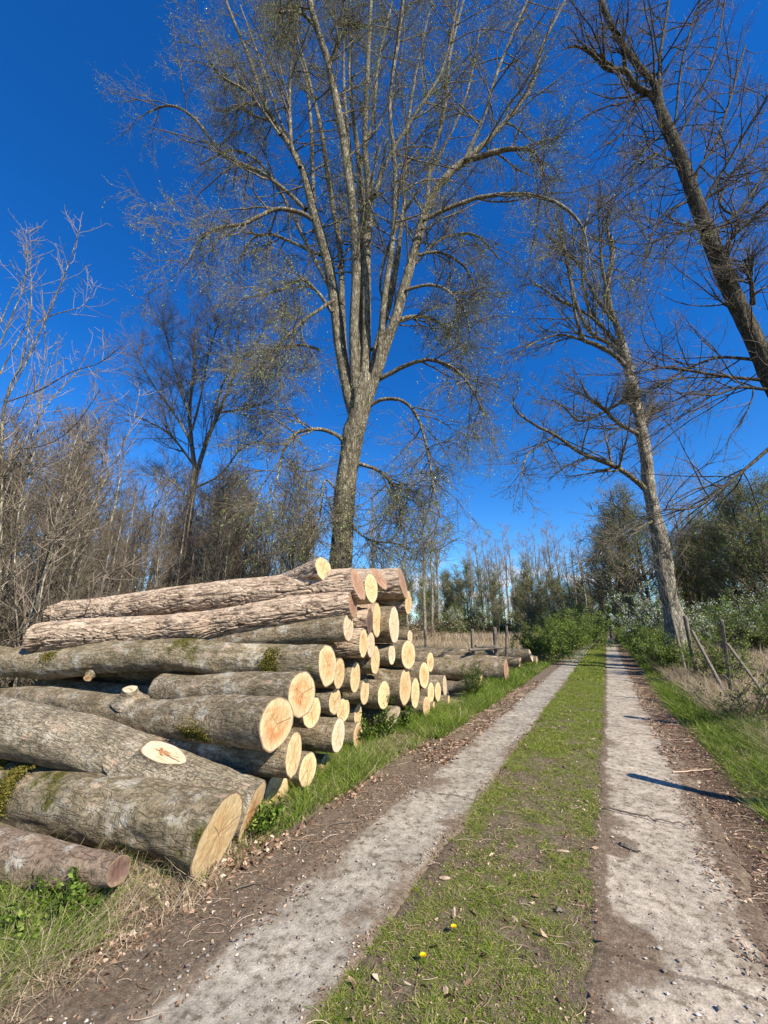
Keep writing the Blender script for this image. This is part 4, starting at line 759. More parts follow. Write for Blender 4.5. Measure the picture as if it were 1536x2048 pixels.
a3 = spawn(rng, a2[0], a2[1], 4, .1, 1, 38, 12, .5, 4, .12, (0, 0, .1), rf=.6, tip=.003, rmin=.004); tw.tube(*a3, 3)
lf = Bag(); lf.add(*leaf_cards(rng, a3[0][::3], .04, 1, .02))
finish_tree('leaning_tree', onG(1722, D), 'massive dark barked tree leaning over the track from beyond the right edge', T, L1, tw, lf, BARK_TREE_DARK, BARK_TREE_DARK, TWIG_DARK, LEAF_BUD)

# --- bare rounded tree behind the thicket on the left
rng = np.random.default_rng(14); D = 21.0
tP, tR = px_limb([(360, 1320, 17), (368, 1150, 14), (378, 1040, 13), (388, 960, 12), (395, 930, 11)], D, D, 24, .55)
T = Bag(); T.add(*trunk_tube(tP, tR, 29, 20, .1, 40))
LM = [([(392, 945, 9), (382, 880, 8), (380, 810, 6), (388, 740, 5), (392, 650, 2)], 1), ([(396, 940, 9), (418, 870, 8), (440, 820, 7), (468, 745, 5), (478, 650, 2)], -1), ([(385, 890, 5), (350, 830, 4), (300, 760, 3), (270, 700, 2)], 2),
      ([(440, 825, 5), (500, 815, 4), (550, 790, 3), (580, 740, 2)], -2), ([(384, 860, 5), (400, 800, 4), (420, 700, 3), (440, 640, 2)], -2.5), ([(382, 980, 4), (440, 950, 4), (480, 900, 3), (520, 880, 2)], -1),
      ([(388, 930, 5), (340, 870, 4), (290, 840, 3), (255, 830, 2)], -1), ([(430, 840, 5), (450, 760, 4), (520, 680, 3), (540, 620, 2)], 2.5), ([(382, 840, 4), (350, 740, 3), (330, 660, 2)], -1), ([(380, 1000, 4), (340, 960, 3), (300, 950, 2)], 1)]
L1 = Bag(); LP = []; LR = []
for pts, dz in LM:
    P, R = px_limb(pts, D, D + dz, 18, .5); P = rough(P, R, rng); L1.tube(P[None], R[None], 7); LP.append(P); LR.append(R)
LP = np.array(LP); LR = np.array(LR); tw = Bag()
a1 = spawn(rng, LP, LR, 20, .12, 1, 36, 12, lambda Lp, t, r: np.clip(Lp * .6, 1.5, 4.4) * (1.1 - .5 * t) * r.uniform(.6, 1.2, len(t)), 8, .09, (0, 0, .3), rf=.45, tip=.006, rmin=.010, rmax=.03); tw.tube(*a1, 4)
a2 = spawn(rng, a1[0], a1[1], 11, .1, 1, 38, 12, 1.5, 6, .1, (0, 0, .12), rf=.55, tip=.004, rmin=.006); tw.tube(*a2, 3)
a3 = spawn(rng, a2[0], a2[1], 6, .1, 1, 38, 12, .7, 4, .1, (0, 0, 0), rf=.6, tip=.003, rmin=.0045); tw.tube(*a3, 3)
finish_tree('bare_tree', onG(360, D), 'bare dark tree with a rounded crown behind the thicket, left of the huge tree', T, L1, tw, None, BARK_TREE, BARK_TREE, TWIG_BACK, None)

# --- generic trees
def auto_tree(name, seed, H, r0, first, nb, bl, mt, mtw, mlf=None, ang=38, trop=.5, k2=7, k3=5, k1leaf=0, leafsz=.06, wob=.08, twr=.008, lean=.02, branch_r=.45, l2=1.2, l3=.55, leafn=1, big=None):
    rng = np.random.default_rng(seed)
    n = 16; z = np.linspace(0, 1, n); x = np.cumsum(rng.normal(0, lean, n)) * H * .12; y = np.cumsum(rng.normal(0, lean, n)) * H * .12
    P = np.stack([x - x[0], y - y[0], z * H], -1); R = r0 * (1 - z) ** .8 + .012; R[0] *= 1.35
    T = Bag(); T.tube(P[None], R[None], 9); tw = Bag()
    a1 = spawn(rng, P[None], R[None], nb, first, .99, ang, 10, lambda Lp, t, r: bl * (1.05 - .75 * ((t - first) / (1 - first))) * r.uniform(.6, 1.15, len(t)), 8, wob, (0, 0, trop), rf=branch_r, tip=twr, rmin=twr * 2); tw.tube(*a1, 4)
    a2 = spawn(rng, a1[0], a1[1], k2, .15, 1, 38, 12, l2, 5, wob * 1.2, (0, 0, trop * .4), rf=.55, tip=twr * .8, rmin=twr * 1.1); tw.tube(*a2, 3)
    src = a2[0]
    if k3:
        a3 = spawn(rng, a2[0], a2[1], k3, .1, 1, 38, 12, l3, 4, wob * 1.2, (0, 0, trop * .2), rf=.6, tip=twr * .5, rmin=twr * .8); tw.tube(*a3, 3); src = a3[0]
    lf = None
    if mlf is not None:
        lf = Bag(); lf.add(*leaf_cards(rng, src, leafsz, leafn, leafsz * 1.2))
    def build(label, cat, group=None):
        e = empty(name, (0, 0, 0), label, cat, group)
        link('trunk', T.mesh('trunk', mt), e); link('crown', tw.mesh('crown', mtw), e)
        if lf is not None: link('foliage', lf.mesh('foliage', mlf, False), e)
        return e
    return build
BARK_FAR = BARK_TREE
# far wood across the field: tall slim bare trees
G_FAR = 'tall bare trees of the far wood across the field'
L_FAR = 'tall slim bare tree in the far wood beyond the dry field'
far_var = [auto_tree('wood_tree', 100 + k, 22 + 2 * k, .26, .38, 17, 7.5, BARK_TREE_PALE, TWIG_FAR, None, ang=27, trop=.6, k2=8, k3=4, twr=.014, l2=2.0, l3=1.0, leafsz=.14)(L_FAR, 'tree', G_FAR) for k in range(4)]
rr = random.Random(5); first = [True] * 4
def place(var, used, k, loc, rz, sc, label=None, cat=None, group=None):
    if used[k]: used[k] = False; o = var[k]; o.location = loc; o.rotation_euler = (0, 0, rz); o.scale = (sc,) * 3
    else: o = copy_tree(var[k], loc, rz, sc)
    if label: o['label'] = label
    if group: o['group'] = group
    return o
# line of tall ones px 850..1200
for k, px in enumerate([872, 905, 942, 962, 985, 1000, 1016, 1030, 1052, 1066, 1082, 1096, 1112, 1124, 1140, 1152, 1170, 1184, 1198, 1205]):
    Dd = rr.uniform(74, 92); hpx = {0: 120, 1: 100}.get(k, rr.uniform(172, 205) if px < 1175 else rr.uniform(120, 160))
    Ht = hpx * Dd / 823 + 1.5; v = k % 4
    place(far_var, first, v, Vector(onG(px, Dd)), rr.uniform(0, 6.28), Ht / (22 + 2 * v))
for k in range(56):   # wood continuing behind the stack and the thicket, and behind the first line
    px = rr.uniform(-250, 900) if k < 34 else rr.uniform(840, 1190); Dd = rr.uniform(42, 70) if k < 34 else rr.uniform(92, 110); v = rr.randrange(4)
    hp = rr.uniform(170, 330) * (1.0 if k < 34 else .5); Ht = hp * Dd / 823 + 1.5
    place(far_var, first, v, Vector(onG(px, Dd)), rr.uniform(0, 6.28), Ht / (22 + 2 * v))
# understorey trees with olive young leaf
G_UND = 'young leafy trees of the wood edge'
und_var = [auto_tree('young_tree', 140 + k, 8 + k, .09, .12, 30, 2.4, BARK_TREE, TWIG_FAR, [LEAF_OLIVE, LEAF_OLIVE, LEAF_GREEN][k], ang=38, trop=.5, k2=8, k3=4, twr=.014, l2=1.3, l3=.7, leafsz=.17, leafn=2)('olive green young tree in the hazy wood edge across the field', 'tree', G_UND) for k in range(3)]
firstu = [True] * 3
for k in range(84):
    px = rr.uniform(640, 1205) if k < 66 else rr.uniform(-300, 700); Dd = rr.uniform(60, 84) if k < 66 else rr.uniform(36, 55); v = 0 if k % 5 < 2 else (1 if k % 5 < 4 else 2)
    place(und_var, firstu, v, Vector(onG(px, Dd)), rr.uniform(0, 6.28), rr.uniform(.7, 1.25))
# end of the track: dark trees closing over it
G_TUN = 'dense dark trees closing over the far end of the track'
tun_var = [auto_tree('dense_tree', 160 + k, 16, .3, .06, 60, 5.5, BARK_TREE_DARK, [TWIG_THICKET, TWIG_THICKET][k], [LEAF_DARK, LEAF_OLIVE][k], ang=55, trop=.45, k2=9, k3=4, twr=.016, l2=2.4, l3=1.3, leafsz=.17, leafn=3)('dense dark tree closing over the far end of the track', 'tree', G_TUN) for k in range(2)]
ft = [True] * 2
for (x, y, s, v) in [(-5, 96, .6, 0), (5, 92, .62, 0), (-6.5, 108, .75, 1), (6.5, 104, .7, 0), (-5.5, 125, .8, 0), (5.5, 120, .8, 0), (-5, 145, .85, 0), (5, 150, .85, 0), (0, 235, 1.1, 0), (-7, 215, 1.1, 0), (7, 218, 1.1, 1), (-13, 112, .8, 1), (-20, 118, .8, 0), (14, 100, .9, 1), (-10, 92, .45, 1), (11, 84, .7, 0), (-4.5, 170, .9, 0), (4.5, 180, .9, 0)]:
    place(tun_var, ft, v, (x, y, 0), rr.uniform(0, 6.28), s)
# right hand wood
G_RW = 'broad dark trees of the wood beyond the right hand field'
rw = []
for k, (px, Dd, hpx, v) in enumerate([(1225, 52, 225, 1), (1262, 44, 300, 1), (1300, 46, 255, 0), (1400, 44, 225, 1), (1440, 42, 240, 0), (1475, 38, 255, 1), (1520, 34, 310, 0), (1560, 34, 330, 0), (1600, 36, 320, 1), (1650, 34, 300, 0), (1395, 52, 200, 0), (1350, 50, 225, 1), (1500, 48, 250, 0), (1430, 56, 215, 1)]):
    place(tun_var, ft, v, Vector(onG(px, Dd)), rr.uniform(0, 6.28), (hpx * Dd / 823 + 1.5) / 17.5, 'broad dark leafy tree in the wood beyond the right hand field', None, G_RW)
for k, (px, Dd, hpx) in enumerate([(1212, 55, 190), (1240, 48, 280), (1255, 58, 300), (1285, 52, 285), (1380, 46, 300), (1455, 50, 310), (1420, 60, 300)]):
    v = k % 4; place(far_var, first, v, Vector(onG(px, Dd)), rr.uniform(0, 6.28), (hpx * Dd / 823 + 1.5) / (22 + 2 * v), 'bare spindly tree rising among the dark wood right of the track', None, 'bare trees among the right hand wood')

# --- thicket of saplings on the left
G_TH = 'bare saplings of the thicket behind the logs'
L_TH = 'thin bare sapling in the brown thicket behind the log stack'
sap = [auto_tree('sapling', 200 + k, 6.4 + .6 * k, .05, .12, 30, 2.0, BARK_TREE_PALE, [TWIG_THICKET, TWIG, TWIG_DARK][k % 3], None, ang=36, trop=.45, k2=7, k3=3, twr=.0055, l2=.9, l3=.4, wob=.08)(L_TH, 'sapling', G_TH) for k in range(5)]
fs = [True] * 5; rr = random.Random(21)
for k in range(190):
    Dd = 6.6 + 16 * rr.random() ** 1.1; px = rr.uniform(-420, 620)
    if Dd < 11 and px > 330: Dd += 6
    p = onG(px, Dd)
    if p[0] > -9.8 and p[1] < 9: p[0] -= 3.5
    lim = (360 if px > 200 else 450) if px > 120 else 540
    Ht = min(rr.uniform(.55, 1.0) * lim * Dd / 823 + 1, 11)
    place(sap, fs, k % 5, Vector(p), rr.uniform(0, 6.28), Ht / (6.4 + .6 * (k % 5)))
# near bare bush at the left edge with long arching pale shoots
rng = np.random.default_rng(31); D = 7.2
LM = [([(-10, 1330, 9), (0, 1150, 8), (5, 900, 8), (10, 800, 7), (45, 720, 5), (60, 640, 4), (62, 540, 3), (40, 500, 2)], 0), ([(12, 800, 5), (55, 720, 4), (100, 620, 4), (140, 520, 3), (158, 460, 2)], -.5), ([(15, 780, 4), (60, 700, 4), (70, 650, 3), (120, 625, 3), (165, 612, 2), (188, 570, 1.5)], .6),
      ([(10, 805, 4), (80, 780, 4), (140, 745, 3), (200, 725, 3), (245, 690, 2)], -.8), ([(0, 960, 5), (70, 850, 4), (110, 790, 4), (160, 740, 2)], 1), ([(-30, 760, 5), (20, 640, 4), (50, 560, 3), (52, 460, 2)], .3), ([(-20, 700, 4), (20, 600, 3), (60, 530, 2.5), (58, 455, 1.5)], 1.0),
      ([(-20, 1180, 6), (60, 1110, 4), (140, 1020, 4), (200, 950, 3), (260, 900, 2)], 0), ([(-20, 1330, 6), (60, 1240, 5), (130, 1190, 4), (200, 1150, 3), (270, 1130, 2)], -.6), ([(-30, 1100, 5), (50, 1080, 4), (120, 1075, 3), (200, 1050, 2)], -.5),
      ([(-30, 1345, 5), (60, 1330, 4), (150, 1280, 3.5), (185, 1215, 2)], -1.2), ([(20, 1290, 5), (100, 1262, 4), (150, 1230, 3), (186, 1216, 2)], -1.6), ([(-30, 880, 4), (60, 800, 3), (90, 700, 3), (82, 560, 1.5)], .2), ([(-40, 1000, 5), (40, 930, 4), (120, 930, 3), (180, 860, 2)], .4),
      ([(5, 900, 4), (90, 890, 3.5), (150, 850, 3), (200, 780, 2)], -1.0), ([(60, 1330, 6), (90, 1150, 5), (130, 1000, 4), (190, 860, 3), (230, 800, 2)], 1.0), ([(120, 1330, 6), (150, 1100, 5), (200, 980, 4), (260, 860, 3), (280, 780, 2)], 1.8),
      ([(-60, 1330, 7), (-50, 1000, 6), (-20, 800, 5), (30, 690, 4), (60, 620, 3), (20, 520, 2)], .8), ([(-60, 1100, 6), (20, 1000, 5), (70, 900, 4), (80, 800, 3), (110, 700, 2)], 1.2), ([(40, 1330, 5), (30, 1100, 4), (60, 950, 3), (150, 900, 2)], .5)]
LP = []; LR = []; L1 = Bag(); tw = Bag()
for pts, dz in LM:
    P, R = px_limb(pts, D, D + dz, 18); R = R * .30; P = rough(P, R, rng, .02); L1.tube(P[None], R[None], 7); LP.append(P); LR.append(R)
LP = np.array(LP); LR = np.array(LR)
a1 = spawn(rng, LP, LR, 16, .1, 1, 42, 12, 1.1, 8, .09, (.1, 0, .6), rf=.5, tip=.003, rmin=.0055); tw.tube(*a1, 4)
a2 = spawn(rng, a1[0], a1[1], 4, .15, 1, 45, 12, .24, 4, .12, (0, 0, .1), rf=.6, tip=.003, rmin=.004); tw.tube(*a2, 3)
finish_tree('bare_shrub', onG(-10, D), 'near bare shrub at the left edge arching its pale twigs over the logs', L1, None, tw, None, BARK_TREE, None, TWIG_PALE, None, cat='shrub')

# brown brush at the thicket's foot: uncountable
rng = np.random.default_rng(33); br = Bag(); m = 9000
px = rng.uniform(-420, 700, m); Dd = 7.5 + 20 * rng.random(m)
base = np.array([onG(a, b2) for a, b2 in zip(px, Dd)]); ok = ~((base[:, 0] > -9.6) & (base[:, 1] < 8.6)); base = base[ok]; Dd = Dd[ok]; px = px[ok]
nn = 5; d = rng.normal(size=(len(base), 3)) * .4; d[:, 2] = 1; d /= np.linalg.norm(d, axis=1, keepdims=True); L = rng.uniform(.8, 3.0, len(base)) * np.clip(Dd / 14, .8, 1.6)
P = np.empty((len(base), nn, 3)); P[:, 0] = base
for j in range(1, nn):
    d = d + rng.normal(size=d.shape) * .14; d /= np.linalg.norm(d, axis=1, keepdims=True); P[:, j] = P[:, j - 1] + d * (L / (nn - 1))[:, None]
R = np.linspace(.012, .004, nn)[None] * np.clip(Dd / 12, .8, 2)[:, None]
br.tube(P, R, 3); c2 = spawn(rng, P, R, 4, .2, 1, 45, 15, .8, 4, .12, (0, 0, .1), rf=.6, tip=.004, rmin=.006); br.tube(*c2, 3)
tag(link('undergrowth', br.mesh('undergrowth', TWIG)), 'tangled brown brush filling the thicket behind the log stack', 'undergrowth', None, 'stuff')
# woodland floor scrub further off
def scrub(nm, label, boxes, mat, seed, dens, size, stems=None):
    rng = np.random.default_rng(seed); bg = Bag()
    for (x0, x1, y0, y1, h) in boxes:
        m = int(dens * abs(x1 - x0) * (y1 - y0)); x = rng.uniform(x0, x1, m); y = rng.uniform(y0, y1, m)
        hh = h * (0.55 + 0.5 * vn(np.stack([x * .35, y * .35, x * 0], -1), seed)); z = np.maximum(hh, .1) * rng.random(m) ** .8
        bg.add(*cards(rng, np.stack([x, y, z], -1), size, .4, -.6))
    tag(link(nm, bg.mesh(nm, mat, False)), label, 'undergrowth', None, 'stuff')
scrub('scrub', 'brown and olive scrub along the foot of the far wood', [(-75, -8, 70, 96, 4.5), (9, 60, 60, 90, 5)], LEAF_OLIVE, 41, 26, .30)
scrub('brush', 'dry brown brush under the far trees', [(-70, -6, 64, 80, 3.0), (-60, -16, 30, 52, 3.2)], LEAF_BROWN, 42, 22, .26)
scrub('dark_undergrowth', 'deep dark undergrowth of the wood on the right and at the end of the track', [(12, 45, 36, 60, 4.0), (-9, -3, 96, 200, 5), (2.6, 9, 92, 200, 5), (-8, 8, 236, 240, 10)], LEAF_DARK, 43, 40, .32)

# ------------------------------------------------------------------ shrubs
def shrub(name, label, loc, rad, h, mat, seed, leaf=.05, nl=9000, ns=40, flowers=0, cat='shrub', group=None, squash=1.0, stem=TWIG):
    rng = np.random.default_rng(seed); loc = np.asarray(loc, float); e = empty(name, Vector(loc), label, cat, group)
    d = rng.normal(size=(ns, 3)) * np.array([.55, .55, .2]); d[:, 2] = 1; d /= np.linalg.norm(d, axis=1, keepdims=True)
    n = 7; P = np.empty((ns, n, 3)); P[:, 0] = np.c_[rng.normal(0, rad * .22, (ns, 2)), np.zeros(ns)]; L = h * rng.uniform(.6, 1.12, ns)
    for j in range(1, n):
        d = d + rng.normal(size=d.shape) * .13; d[:, :2] *= 1.03; d /= np.linalg.norm(d, axis=1, keepdims=True); P[:, j] = P[:, j - 1] + d * (L / (n - 1))[:, None]
    sc = rad / (np.percentile(np.hypot(P[..., 0], P[..., 1]), 92) + 1e-6); P[..., :2] *= min(sc, 2.2)
    R = np.linspace(.02, .006, n)[None] * np.ones((ns, 1)) * h / 2.2
    b = Bag(); b.tube(P, R, 4); a = spawn(rng, P, R, 7, .15, 1, 45, 14, h * .30, 5, .14, (0, 0, .15), rf=.55, tip=.003, rmin=.005); b.tube(*a, 3)
    a2 = spawn(rng, a[0], a[1], 4, .1, 1, 45, 14, h * .13, 4, .14, (0, 0, 0), rf=.6, tip=.002, rmin=.004)
    b.tube(*a2, 3); link('stems', b.mesh('stems', stem), e)
    per = max(1, int(nl / len(a2[0]))); lf = Bag(); lf.add(*leaf_cards(rng, a2[0], leaf, per, leaf * .9, .1, .5)); link('foliage', lf.mesh('foliage', mat, False), e)
    if flowers:
        top = a2[0][a2[0][:, -1, 2] > h * .35]; sel = top[rng.random(len(top)) < flowers / (6.0 * len(top))]; f = Bag(); f.add(*leaf_cards(rng, sel, leaf * .6, 14, leaf * .9, 0, .9)); link('blossom', f.mesh('blossom', BLOSSOM, False), e)
    return e
def PG(px, D_): return onG(px, D_)
shrub('leafy_shrub', 'low bright green leafy bush at the near end of the second log pile', PG(1075, 19.5), 1.3, 1.5, LEAF_GREEN, 1, .075, 9000)
shrub('leafy_shrub', 'dense green bush left of the track between the log pile and the taller green bush', PG(1105, 22.5), 1.5, 1.9, LEAF_GREEN, 2, .08, 9000)
shrub('leafy_shrub', 'tall feathery yellow green bush on the left edge of the track', PG(1148, 31), 2.1, 3.1, LEAF_GREEN, 3, .10, 12000)
shrub('leafy_shrub', 'far yellow green bush beyond the feathery one on the left edge of the track', PG(1170, 45), 2.3, 2.8, LEAF_GREEN, 4, .13, 8000)
for k, (px, Dd, h, r, fl) in enumerate([(905, 60, 4.2, 1.8, 500), (930, 64, 5.2, 2.6, 900), (1000, 66, 3.5, 2.4, 500), (1125, 56, 6.5, 3.6, 700)]):
    shrub('blossoming_shrub', ['low white blossoming bush at the left end of the far wood edge', 'larger white blossoming bush right beside the low one at the far wood edge', 'small white flecked bush amid slim trunks of the far wood', 'dark domed bush with sparse white blossom above the feathery green bush'][k], PG(px, Dd), r, h, LEAF_OLIVE if k < 3 else LEAF_DARK, 20 + k, .2, 5000, 40, fl, stem=TWIG_DARK)
shrub('blossoming_shrub', 'white blossoming bush standing right of the track just before the pale tree', (2.3, 26.0, 0), 1.7, 3.6, LEAF_GREEN, 30, .08, 9000, 44, 2600)
for k, (px, Dd, h, r) in enumerate([(1425, 30, 3.0, 2.6), (1470, 27, 3.4, 2.8), (1515, 25, 3.3, 2.4), (1555, 26, 3.6, 2.6)]):
    shrub('blossoming_shrub', ['dark bush dusted with white blossom in the right hand wood edge, leftmost of its row', 'white flecked dark bush in the right hand wood edge, second of its row', 'taller white flecked dark bush at the right edge before the wood', 'dark bush with blossom partly cut off by the right edge'][k], PG(px, Dd), r, h, [LEAF_OLIVE, LEAF_DARK][k % 2], 40 + k, .10, 9000, 44, 450, stem=TWIG_DARK)
for k, (x, y, h, r, m_) in enumerate([(1.75, 17.0, 1.35, .8, LEAF_GREEN), (1.85, 20.3, 1.5, .9, LEAF_GREEN), (1.9, 23.2, 1.7, 1.0, LEAF_GREEN), (2.2, 32, 2.0, 1.3, LEAF_GREEN), (2.3, 40, 2.0, 1.5, LEAF_GREEN)]):
    shrub('leafy_shrub', 'low green bush in the hedge along the right side of the track' , (x, y, 0), r, h, m_, 50 + k, .06 + .01 * k, 7000, 36, group='hedge bushes right of the track')
shrub('bramble', 'leafy bramble arching in front of the braced fence post', PG(1452, 6.9) , .55, 1.0, LEAF_GREEN, 61, .045, 900, 14)
shrub('bramble', 'small green bush behind the leaning fence post', PG(1410, 11.6), .7, 1.55, LEAF_GREEN, 62, .06, 2500, 22)
for k, (px, py, h, r, lab) in enumerate([(768, 1478, .5, .14, 'slim green sprig growing before the lone pale oval log end'), (725, 1492, .36, .2, 'yellow green leafy sprig at the foot of the stack by a crumbled log end'), (805, 1462, .42, .15, 'green sprig in front of the large pale ended log'), (530, 1664, .22, .13, 'bright green nettle clump between the two nearest log ends'), (120, 1830, .24, .22, 'bright green weed patch before the sunken log in the lower left corner'), (950, 1402, .9, .22, 'spindly green stem standing before the second log pile'), (60, 1880, .2, .25, 'leafy weed clump in the lower left corner')]):
    shrub('weed', lab, gnd(px, py), r, h, LEAF_GREEN, 70 + k, .032, 700, 14, cat='weed', stem=LEAF_GREEN)

# ------------------------------------------------------------------ grass, litter
def blades(rng, x, y, h, wd, lean=.35, z0=None, nseg=3):
    m = len(x); z = hgt(x, y) if z0 is None else z0
    b = np.stack([x, y, z - .005], -1); a = rng.uniform(0, 2 * PI, m); s = np.stack([np.cos(a), np.sin(a), a * 0], -1)
    dv = rng.normal(size=(m, 3)) * lean; dv[:, 2] = 0; bendd = rng.normal(size=(m, 3)) * lean * .9; bendd[:, 2] = -np.abs(bendd[:, 2]) * .6
    V = []; prev = b
    for j in range(nseg + 1):
        t = j / nseg; c = b + (np.array([0, 0, 1.]) * t + dv * t + bendd * t * t) * h[:, None]; w_ = wd[:, None] * (1 - t) * .5 + .0002
        V.append(c - s * w_); V.append(c + s * w_)
    V = np.stack(V, 1); k = np.arange(m)[:, None] * (2 * nseg + 2)
    Q = np.concatenate([k + np.array([[2 * j, 2 * j + 1, 2 * j + 3, 2 * j + 2]]) for j in range(nseg)], 0)
    return V.reshape(-1, 3), Q, np.repeat(rng.random(m), 2 * nseg + 2)
def field_of(nm, label, mat, regions, seed, cat='grass', patch=None, ex=1.35):
    rng = np.random.default_rng(seed); bg = Bag()
    for (x0, x1, y0, y1, m, h, wd, lean) in regions:
        x = rng.uniform(x0, x1, m); u = rng.random(m); y = y0 + (y1 - y0) * u ** ex
        nz = .55 * vn(np.stack([x * 2.3, y * 1.6, x * 0], -1), seed + 1) + .6 * vn(np.stack([x * 8, y * 8, x * 0], -1), seed + 2) + .5 * vn(np.stack([x * 25, y * 25, x * 0], -1), seed + 3)
        pb, pv = patch or (.5, .8); keep = rng.random(m) < np.clip(pb + (np.clip((y - 3) / 5, 0, 1) * .3 if ex == 1.0 else 0) + pv * nz, .03, 1); x, y = x[keep], y[keep]; nz = nz[keep]
        hh = h * rng.uniform(.4, 1.15, len(x)) * (1 + .35 * nz); V, Q, A = blades(rng, x, y, hh, np.full(len(x), wd), lean)
        bg.add(V, Q, A)
    return tag(link(nm, bg.mesh(nm, mat, False)), label, cat, None, 'stuff')
field_of('strip_grass', 'short green grass growing on the middle strip between the wheel tracks', GRASS, [(-1.36, -.2, 1.0, 3.2, 70000, .023, .0040, 1.2), (-1.36, -.2, 3.2, 6, 75000, .026, .0046, 1.1), (-1.34, -.22, 6, 14, 130000, .036, .0065, .9), (-1.31, -.27, 14, 40, 70000, .065, .018, .5), (-1.3, -.28, 40, 120, 30000, .08, .05, .5)], 1, patch=(.56, 1.2), ex=1.0)
field_of('verge_grass', 'tufts of lush green grass along both verges of the track', GRASS_LUSH, [(-3.3, -2.45, 2.6, 6, 15000, .2, .006, .6), (-3.2, -2.3, 6, 12, 22000, .22, .009, .6), (-3.3, -2.3, 12, 22, 14000, .22, .016, .5), (-3.4, -2.25, 22, 60, 14000, .25, .03, .5), (.95, 2.2, 2.5, 8, 34000, .17, .0065, .8), (.9, 2.0, 8, 16, 24000, .2, .011, .7), (1.0, 2.4, 16, 60, 16000, .28, .03, .5), (-3.7, -2.5, .7, 1.6, 15000, .2, .005, .7), (-3.1, -2.45, 1.4, 2.2, 4200, .2, .004, .7), (-2.9, -2.45, 2.4, 3.4, 1500, .12, .004, .7)], 2, patch=(.45, 1.1))
field_of('dry_grass', 'dry straw coloured grass on the verges and across the fields', GRASS_DRY, [(-3.2, -2.3, .9, 2.2, 8500, .16, .0035, .9), (-3.2, -2.5, 2.4, 4.2, 4200, .11, .004, .9), (-3.1, -2.4, 4.2, 9, 3000, .14, .006, .8), (1.5, 2.8, 3, 9, 17000, .24, .005, .8), (1.4, 3.0, 9, 22, 24000, .38, .010, .5), (2.6, 14, 8, 30, 50000, .55, .022, .4), (3, 30, 30, 60, 30000, .8, .06, .35), (-3.6, -2.3, 20, 70, 9000, .45, .03, .4)], 3)
field_of('field_grass', 'dead grass and rushes of the open field beyond the second log pile', GRASS_DRY, [(-26, -3.6, 18, 40, 70000, .55, .03, .35), (-55, -4, 40, 72, 80000, 1.0, .07, .3)], 4, patch=(.7, .4))
field_of('field_green', 'green grass showing between the dead stalks of the fields', GRASS, [(-26, -3.6, 16, 40, 22000, .35, .03, .4), (-55, -4, 40, 70, 16000, .5, .07, .3), (2.6, 14, 8, 30, 14000, .35, .02, .4)], 5)

def litter(nm, label, regions, seed, mat=None, cat='litter'):
    rng = np.random.default_rng(seed); bg = Bag()
    for (x0, x1, y0, y1, m, size, asp, flat) in regions:
        x = rng.uniform(x0, x1, m); y = y0 + (y1 - y0) * rng.random(m) ** 1.3
        nz = vn(np.stack([x * 3, y * 3, x * 0], -1), seed); keep = rng.random(m) < np.clip(.55 + .7 * nz, .05, 1); x, y = x[keep], y[keep]
        inT = ((x > -1.97) & (x < -1.27)) | ((x > -.28) & (x < .52)); z = np.where(inT, .019, hgt(x, y) + .004)
        bg.add(*cards(rng, np.stack([x, y, z], -1), size, asp, 0, flat))
    return tag(link(nm, bg.mesh(nm, mat or LITTER, False)), label, cat, None, 'stuff')
litter('leaf_litter', 'dead leaves, bark flakes and twigs strewn over the dirt verges', [(-3.0, -1.8, 1, 5, 5000, .022, .45, .85), (-3.0, -1.85, 5, 14, 8000, .05, .4, .8), (.35, 1.3, 2, 6, 9000, .028, .35, .8), (.4, 1.3, 6, 18, 9000, .05, .35, .8), (-1.35, -.25, 1, 3, 5200, .013, .5, .6), (-1.35, -.25, 3, 6, 5000, .018, .45, .6), (-1.35, -.25, 1, 6, 420, .045, .4, .7), (-1.35, -.25, 6, 14, 2200, .035, .4, .7), (-3.0, -2.3, 1.4, 4.4, 3600, .04, .65, .6), (.6, 1.6, 2.2, 8, 3000, .03, .5, .7), (-1.95, -1.3, 1, 12, 700, .018, .4, .9), (-.25, .5, 1.5, 12, 900, .018, .4, .9), (1.1, 2.0, 2.5, 7, 3000, .05, .2, .5)], 7)
rng = np.random.default_rng(8); bg = Bag()        # straws and thin twigs
for (x0, x1, y0, y1, m, L0, r0) in [(-2.9, -1.9, 1.2, 6, 380, .10, .0014), (.5, 1.4, 2, 7, 700, .11, .0014), (-1.3, -.3, 1, 5, 350, .07, .0012), (.4, 1.3, 7, 14, 500, .2, .003), (-2.9, -1.9, 6, 13, 500, .2, .003)]:
    x = rng.uniform(x0, x1, m); y = rng.uniform(y0, y1, m); a = rng.uniform(0, 2 * PI, m); L = L0 * rng.uniform(.3, 1.8, m); z = hgt(x, y) + .008
    z = np.where(((x > -1.97) & (x < -1.27)) | ((x > -.28) & (x < .52)), .02, z)
    P = np.stack([np.stack([x + np.cos(a + k * .18) * L * k / 3, y + np.sin(a + k * .18) * L * k / 3, z + .004 * math.sin(k)], -1) for k in range(4)], 1)
    V, Q = tubes(P, np.full((m, 4), r0), 4); bg.add(V, Q, np.repeat(rng.random(m) * .7 + .3, 16))
tag(link('straw_and_twigs', bg.mesh('straw_and_twigs', LITTER)), 'fine straws and broken twigs scattered on the verges', 'litter', None, 'stuff')
